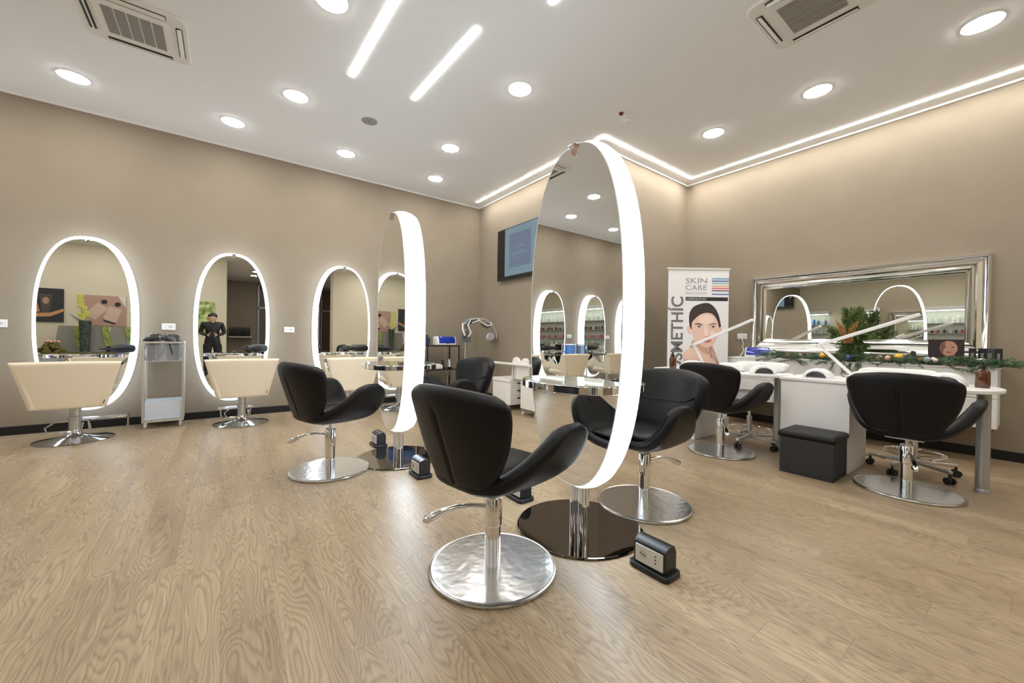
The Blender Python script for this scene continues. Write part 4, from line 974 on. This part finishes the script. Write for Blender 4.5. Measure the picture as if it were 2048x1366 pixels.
for k in range(110):
    y = random.uniform(-.07, .07); p0 = Vector((-.13, y * .5 + .01, .18)); sgn_ = 1 if y > 0 else -1
    p1 = Vector((-.16, .01 + y * 1.2 + .012 * sgn_, .31 + .10 * abs(y) / .07 * random.uniform(.7, 1))); needles(mb, p0, p1, 26, .018, .0014, .5)
mb.build('dried_grass', M_pampas, t, smooth=False)
# ---------------------------------------------------------------- stools and ottoman
def stool(label, loc, rz):
    t = thing('wheeled_stool', label, 'stool', loc, rz, 'white wheeled stools')
    for k in range(5):
        a = 2 * PI * k / 5 + .3; c, s = math.cos(a), math.sin(a)
        lg = MB().box((.145 * c, .145 * s, .092), (.27, .030, .026), rz=a).build('leg', M_satin, t, bevel=.004)
        p = Vector((.27 * c, .27 * s, 0)); q = Vector((-s, c, 0)) * .009
        MB().cyl(p + q + Vector((0, 0, .027)), p + q * 2.8 + Vector((0, 0, .027)), .027).cyl(p - q + Vector((0, 0, .027)), p - q * 2.8 + Vector((0, 0, .027)), .027).cyl(p + Vector((0, 0, .03)), p + Vector((0, 0, .08)), .009).build('caster', M_blackpl, lg)
    MB().lathe([(.034, .075), (.034, .12), (.025, .13), (.025, .30), (.0, .30)]).build('column', M_satin, t)
    MB().lathe([(.014, .29), (.014, .47)]).build('piston', M_chrome, t)
    rg = MB().tube([Vector((.19 * math.cos(2 * PI * k / 40), .19 * math.sin(2 * PI * k / 40), .165)) for k in range(40)], .008, 8, loop=True); 
    for k in range(3):
        a = 2 * PI * k / 3 + .8; rg.cyl((.02 * math.cos(a), .02 * math.sin(a), .14), (.19 * math.cos(a), .19 * math.sin(a), .165), .006, seg=8)
    rg.build('foot_ring', M_chrome, t)
    MB().lathe([(0, .47), (.15, .47), (.175, .485), (.18, .52), (.17, .55), (.14, .56), (0, .562)], seg=36).build('seat', M_cush, t)
    MB().tube([(.05, 0, .46), (.13, .02, .45), (.2, .03, .44)], .006, 6).build('height_lever', M_chrome, t)
    return t
st = stool('white wheeled stool tucked under the far nail desk', (4.42, 1.78, 0), R(20))
dup(st, 'white wheeled stool tucked under the near nail desk, behind the chair with the creased back', (4.62, .60, 0), R(0))
t = thing('ottoman', 'black leatherette storage ottoman in front of the near desk pedestal', 'ottoman', (3.89, 1.085, 0), 0)
MB().b2(-.155, .19, -.175, .185, 0, .295).build('box', add_bump(mat('black_box_vinyl', (.022, .022, .024), .55), 500, .3, .0006), t, bevel=.006)
MB().pad(lambda u, v: (.017 + .185 * u,   .005 + .195 * v, .317), 14, 14, .06, p=14).build('lid', M_black, t, ang=80)
# cable on the floor under the near desk
tag(MB().tube([(4.95, .83, .004), (5.0, .92, .004), (4.9, 1.02, .004), (4.72, .99, .004), (4.68, .93, .004)], .004, 6).build('floor_cable', M_blackpl), 'thin black cable lying on the floor under the near nail desk', 'cable')

# ---------------------------------------------------------------- behind the camera: only seen in mirrors
def canvas(label, x0, x1, z0, z1, m):
    t = thing('picture_canvas', label, 'picture', ((x0 + x1) / 2, YE, (z0 + z1) / 2), 0)
    MB().b2(-(x1 - x0) / 2, (x1 - x0) / 2, .002, .03, -(z1 - z0) / 2, (z1 - z0) / 2).build('canvas', m, t, smooth=False)
    return t
def wpoly(t, nm, pts, m, lay=1):
    mb = MB(); mb.rings([[Vector((x, .0302 + .001 * lay, z)) for x, z in pts], [Vector((x, .0302 + .001 * (lay - .8), z)) for x, z in pts]])
    bmesh.ops.triangulate(mb.bm, faces=[f for f in mb.bm.faces if len(f.verts) > 4]); mb.build(nm, m, t, smooth=False)
t = canvas('dark canvas with a glass on driftwood, reflected in the leftmost mirror', -4.35, -3.47, 1.35, 2.25, flat('canvas_dark', (.035, .037, .04)))
G = flat('canvas_wood', (.62, .32, .14))
# pictures are seen mirrored: image-left in the mirror = smaller x
wpoly(t, 'printed_branch', [(-.44, -.30), (-.1, -.22), (.2, -.20), (.44, -.08), (.44, -.16), (.2, -.30), (-.1, -.32), (-.44, -.38)], G); wpoly(t, 'printed_glass', [(.0, .30), (.24, .28), (.18, -.2), (.05, -.2)], flat('canvas_glass', (.09, .075, .07)), 2)
wpoly(t, 'printed_head', [(.12 + .06 * math.cos(k), .12 + .09 * math.sin(k)) for k in [2 * PI * i / 14 for i in range(14)]], flat('canvas_warm', (.45, .28, .18)), 3); wpoly(t, 'printed_hand', [(-.1, .02), (-.03, .06), (.02, -.18), (-.12, -.2)], G, 3)
t = canvas('pink canvas with two beige bottles lying on stone, reflected in the leftmost mirror', -3.15, -2.25, 1.28, 2.13, flat('canvas_pink', (.50, .31, .25)))
B1 = flat('canvas_bottle', (.66, .50, .40)); B2 = flat('canvas_cap', (.03, .03, .035))
wpoly(t, 'printed_bottle', [(-.38, -.10), (-.12, .22), (.08, .06), (-.18, -.26)], B1, 2); wpoly(t, 'printed_bottle', [(-.02, -.22), (.10, .14), (.36, .04), (.24, -.33)], B1, 2); wpoly(t, 'printed_shadow', [(-.03, -.24), (.24, -.35), (.22, -.39), (.0, -.31)], B2, 3)
for cx_, cz_ in ((.0, .25), (.27, .19)): wpoly(t, 'printed_cap', [(cx_ + .065 * math.cos(k), cz_ + .065 * math.sin(k)) for k in [2 * PI * i / 14 for i in range(14)]], B2, 3)
wpoly(t, 'printed_light', [(.28, .42), (.44, .42), (.44, .1)], flat('canvas_light', (.75, .72, .66)), 1)
canvas('green leafy canvas behind the photographer, reflected in the middle mirror', -1.15, -.23, 1.1, 2.12, noise_col(flat('canvas_leaf', (.3, .4, .1)), (.10, .2, .02), (.7, .75, .35), 7))
# display bench with flower arrangement
t = thing('display_counter', 'pale grey display counter against the wall behind the camera', 'counter', (-2.6, -2.9, 0)); MB().b2(-1.5, 1.1, -.35, .35, 0, .50).build('body', mat('pale_grey_panel', (.5, .52, .5), .6), t, bevel=.005); MB().b2(-1.52, 1.12, -.37, .37, .502, .535).build('top', mat('pale_green_top', (.45, .52, .48), .3), t, bevel=.004)
ZT = .536
for k, (x, lab) in enumerate(((-3.32, 'left'), (-2.80, 'middle'), (-2.35, 'right'))):
    t = thing('moss_edged_panel', 'grey leaning board edged with moss, %s of three on the display counter' % lab, 'decoration', (x, -2.95, ZT), 0, 'moss edged boards')
    MB().rings([[Vector((px, y, z)) for px, z in ((-.22, 0), (-.12, .72), (.14, .72), (.26, 0))] for y in (-.02, .02)]).build('board', mat('grey_board', (.30, .29, .26), .7), t, smooth=False)
    o = MB().rings([[Vector((px, y, z)) for px, z in ((.26, 0), (.14, .72), (.26, .71), (.42, 0))] for y in (-.05, .05)]); o.build('moss_edge', M_moss, t, smooth=False)
t = thing('orchid_vase', 'tall dark mossy vase with yellow orchids on the display counter', 'vase', (-2.92, -2.72, ZT))
MB().lathe([(.085, 0), (.09, .1), (.12, .85), (.11, .86), (0, .85)]).build('vase', noise_col(mat('slate_vase', (.03, .045, .04), .5), (.015, .03, .03), (.09, .12, .10), 12), t)
mb = MB()
for k in range(46):
    a = random.random() * 2 * PI; r = random.random() * .12; z = .90 + random.random() * .66; r = .15 * random.random() * max(.25, (1.25 - z) * 3) if z < 1.22 else .035
    c_ = Vector((r * math.cos(a) - (.02 if z < 1.22 else .09), r * math.sin(a), z))
    for q in range(5):
        b_ = 2 * PI * q / 5 + k; mb.sph(c_ + Vector((.022 * math.cos(b_), .01, .022 * math.sin(b_))), .02, 6, 1, (1, .4))
mb.build('orchid_blossom', mat('orchid_yellow', (.72, .75, .16), .5), t)
mb = MB()
for k in range(10): needles(mb, Vector((0, 0, .8)), Vector((-.12 - .02 * k, 0, .78 + .03 * k)), 10, .04, .003)
mb.build('twigs', M_green2, t, smooth=False)
t = thing('moss_nest', 'brown moss mound topped with pink baubles on the display counter', 'decoration', (-3.50, -2.66, ZT))
mb = MB()
for k in range(60):
    a = random.random() * 2 * PI; z = random.random() * .22; r = .24 * (1 - z / .3) ; mb.sph((r * math.cos(a), r * math.sin(a) * .8, z + .03), .05, 6)
mb.build('moss', M_mossd, t)
for k in range(5): MB().sph((-.10 + .055 * k, .05 * math.sin(k), .30 + .012 * (k % 2)), .036, 12).build('ball', mat('bauble_pink', (.74, .46, .38), .2), t)
tag(MB().box((-2.9, -2.64, ZT + .02), (1.5, .2, .04)).build('moss_runner', M_mossd), 'low strip of moss along the front of the display counter', 'decoration', kind='stuff')
# black product row on a white shelf, recess
t = thing('product_shelf', 'white wall shelf in the recess behind the camera', 'shelf', (.75, -9.05, 0)); MB().b2(-.55, .3, -.14, .2, .98, 1.02).build('board', M_whitepl, t)
for k in range(9): tag(MB().lathe([(.035, 0), (.035, .34), (.02, .36), (.02, .42), (0, .42)], (.25 + k * .088, -9.0, 1.021)).build('bottle', M_blackpl), 'tall black bottle in the row on the recess shelf', 'bottle', 'black bottles on the recess shelf')
# white door leaf next to pillar
struct(MB().b2(2.75, 3.28, -6.0, -5.95, 0, 2.3).build('door_1', M_white, bevel=.004))

# product shelves on the left wall
def wall_unit(y0, y1, label, cols):
    t = thing('product_shelving', label, 'shelving', (XE, 0, 0))
    MB().b2(0, .02, y0, y1, .9, 2.42).build('back_panel', mat('shelf_back', (.62, .66, .58), .6), t)
    MB().b2(.0, .30, y0, y1, 2.30, 2.44).build('top_box', M_white, t); MB().b2(.24, .29, y0 + .02, y1 - .02, 2.285, 2.2995).build('led_bar', M_shelfled, t)
    for z in (1.85, 1.50, 1.17): MB().b2(.02, .26, y0, y1, z - .012, z).build('shelf', mat('shelf_glass', (.6, .64, .6), .2), t)
    MB().b2(.0, .42, y0, y1, .0, .88).build('base_cabinet', M_white, t)
    n_ = 0
    for z, hh in ((1.8505, .24), (1.5005, .12), (1.1705, .12), (.8805, .16)):
        y = y0 + .12
        while y < y1 - .1:
            r = random.uniform(.028, .04); h_ = hh * random.uniform(.8, 1.15); c = cols[min(3, (0, 1, 2, 3)[[1.8505, 1.5005, 1.1705, .8805].index(z)])]
            o = MB().lathe([(r, 0), (r, h_ * .78), (r * .5, h_ * .85), (r * .5, h_), (0, h_)], seg=12).build('product_bottle', c[n_ % len(c)])
            o.location = (XE + .14, y, z); tag(o, 'small product bottle on the lit shelving left of the frame, seen in reflection', 'bottle', 'bottles on the lit shelving')
            y += random.uniform(.10, .17); n_ += 1
    return t
W1, W2 = flat('prod_white', (.8, .82, .78)), flat('prod_pale', (.62, .72, .66)); P1, P2 = flat('prod_red', (.5, .06, .08)), flat('prod_pink', (.75, .28, .32)); D1 = flat('prod_dark', (.06, .05, .06)); U1, U2 = flat('prod_blue', (.03, .2, .6)), flat('prod_lime', (.45, .6, .1))
wall_unit(-1.6, 4.02, 'long lit product shelving on the left wall, seen only in the mirrors', [[W1, W2, W1, W1], [D1, P1, D1, W2], [P1, P2, P2], [W1, U2, W1, W2]])
wall_unit(5.18, 6.10, 'short lit shelving with blue products on the left wall, seen only in the mirrors', [[U1, W1, U1], [W1, W2], [W2, W1], [W1, D1]])
for k in range(3):
    t = thing('wash_basin', 'grey backwash basin unit, %s in the row before the shelving' % ('nearest the wall mirrors', 'middle one', 'last one')[k], 'wash basin', (-7.3, 2.9 - k * 1.25, 0), 0, 'backwash basins')
    MB().b2(-.25, .25, -.28, .28, 0, .70).build('pedestal', M_white, t, bevel=.02)
    MB().lathe([(.10, .70), (.24, .80), (.28, .98), (.26, .98), (.2, .83), (0, .80)], seg=28).build('bowl', mat('basin_grey', (.42, .43, .41), .3), t)
    MB().b2(.30, .85, -.27, .27, .2, .5).b2(.22, .34, -.27, .27, .45, .9).build('seat', M_black, t, bevel=.03, seg=3)
    MB().tube([(-.2, 0, .95), (-.2, 0, 1.12), (-.08, 0, 1.12), (-.06, 0, 1.05)], .012, 8).build('tap', M_chrome, t)

# ---------------------------------------------------------------- the photographer, reflected in the middle wall mirror
def skinned(name, pts, edges, m, parent=None, sub=2, root=0):
    me = bpy.data.meshes.new(name); me.from_pydata([p[:3] for p in pts], edges, []); o = bpy.data.objects.new(name, me); COL.objects.link(o)
    if parent: o.parent = parent
    sk = o.modifiers.new('skin', 'SKIN'); sk.use_smooth_shade = True
    for i, p in enumerate(pts):
        me.skin_vertices[0].data[i].radius = (p[3], p[4] if len(p) > 4 else p[3])
    me.skin_vertices[0].data[root].use_root = True
    ss = o.modifiers.new('sub', 'SUBSURF'); ss.levels = ss.render_levels = sub
    me.materials.append(m)
    return o
pr = thing('person', 'person in black leather jacket looking down at a camera, reflected in the middle mirror', 'person', (-.22, -.55, 0), 0)
# faces +y; body (trousers + torso) continuous
pts = [(0, 0, .90, .15, .11), (0, 0, 1.05, .145, .105), (0, .0, 1.20, .165, .11), (0, .0, 1.32, .175, .10), (0, .015, 1.40, .07, .065), (0, .04, 1.46, .055, .055),
       (-.10, 0, .82, .095, .095), (-.115, .02, .48, .062, .065), (-.12, -.01, .10, .042, .045), (-.125, .10, .035, .045, .03),
       (.10, 0, .82, .095, .095), (.14, -.02, .48, .062, .065), (.16, -.05, .10, .042, .045), (.17, .06, .035, .045, .03),
       (-.19, 0, 1.35, .065, .065), (-.25, -.01, 1.12, .052, .052), (-.12, .22, 1.06, .036, .036),
       (.19, 0, 1.35, .065, .065), (.25, -.01, 1.12, .052, .052), (.12, .22, 1.06, .036, .036)]
ed = [(0, 1), (1, 2), (2, 3), (3, 4), (4, 5), (0, 6), (6, 7), (7, 8), (8, 9), (0, 10), (10, 11), (11, 12), (12, 13), (3, 14), (14, 15), (15, 16), (3, 17), (17, 18), (18, 19)]
skinned('body', pts, ed, M_jacket, pr)
lt = [(-.10, 0, .84, .105, .105), (-.115, .02, .48, .07, .073), (-.12, -.01, .10, .052, .055)]
for s, dx in ((-1, 0), (1, .02)):
    skinned('trouser_leg', [(s * .09, 0, .88, .115, .115), (s * (.115 + dx), s * -.02, .48, .075, .078), (s * (.12 + dx * 2), -.01 - dx * 1.8, .10, .056, .058)], [(0, 1), (1, 2)], M_trouser, pr)
hd = MB(); hd.sph((0, .085, 1.50), .088, 20, 1.28, (.92, 1.05)); hd.sph((0, .165, 1.475), .018, 10, 1.3); hd.sph((-.084, .085, 1.49), .022, 10, 1.3, (.5, 1)); hd.sph((.084, .085, 1.49), .022, 10, 1.3, (.5, 1)); hd.sph((0, .135, 1.415), .045, 12, .9)
hd.cyl((0, .03, 1.40), (0, .06, 1.46), .055)
head = hd.build('head', M_skin, pr)
MB().sph((-.032, .168, 1.495), .009, 8).sph((.032, .168, 1.495), .009, 8).build('eyes', M_hair, head); MB().box((0, .178, 1.44), (.045, .012, .008)).build('mouth', mat('lip', (.4, .16, .13), .5), head)
hr = MB(); hr.sph((0, .06, 1.555), .098, 20, .85, (1.02, 1.12))
for v in hr.bm.verts: v.co += Vector((random.uniform(-.006, .006), random.uniform(-.006, .006), random.uniform(-.008, .010)))
hr.build('hair', M_hair, head)
for s in (-1, 1):
    hnd = MB(); hnd.sph((s * .075, .265, 1.065), .038, 12, .75, (1, .8))
    for q in range(4): hnd.tube([(s * .07, .285, 1.085 - q * .018), (s * .045, .315, 1.085 - q * .018), (s * .02, .31, 1.083 - q * .017 + (0 if q else .002))], [.009, .0085, .007], 8)
    hnd.tube([(s * .07, .25, 1.09), (s * .05, .262, 1.115), (s * .03, .27, 1.118)], [.010, .009, .008], 8)
    hnd.build('hand', M_skin, pr)
cm = thing('photo_camera', 'black camera held in the hands of the person in the middle mirror', 'camera', (-.22, -.24, 1.06))
MB().b2(-.055, .055, -.022, .022, -.035, .045).build('body', M_blackpl, cm, bevel=.006); MB().lathe([(.026, 0), (.026, .05), (0, .05)], (0, .022, .0), 20, 'Y').build('lens', M_blackpl, cm)
pr.location = (-.22, -.55, 0)
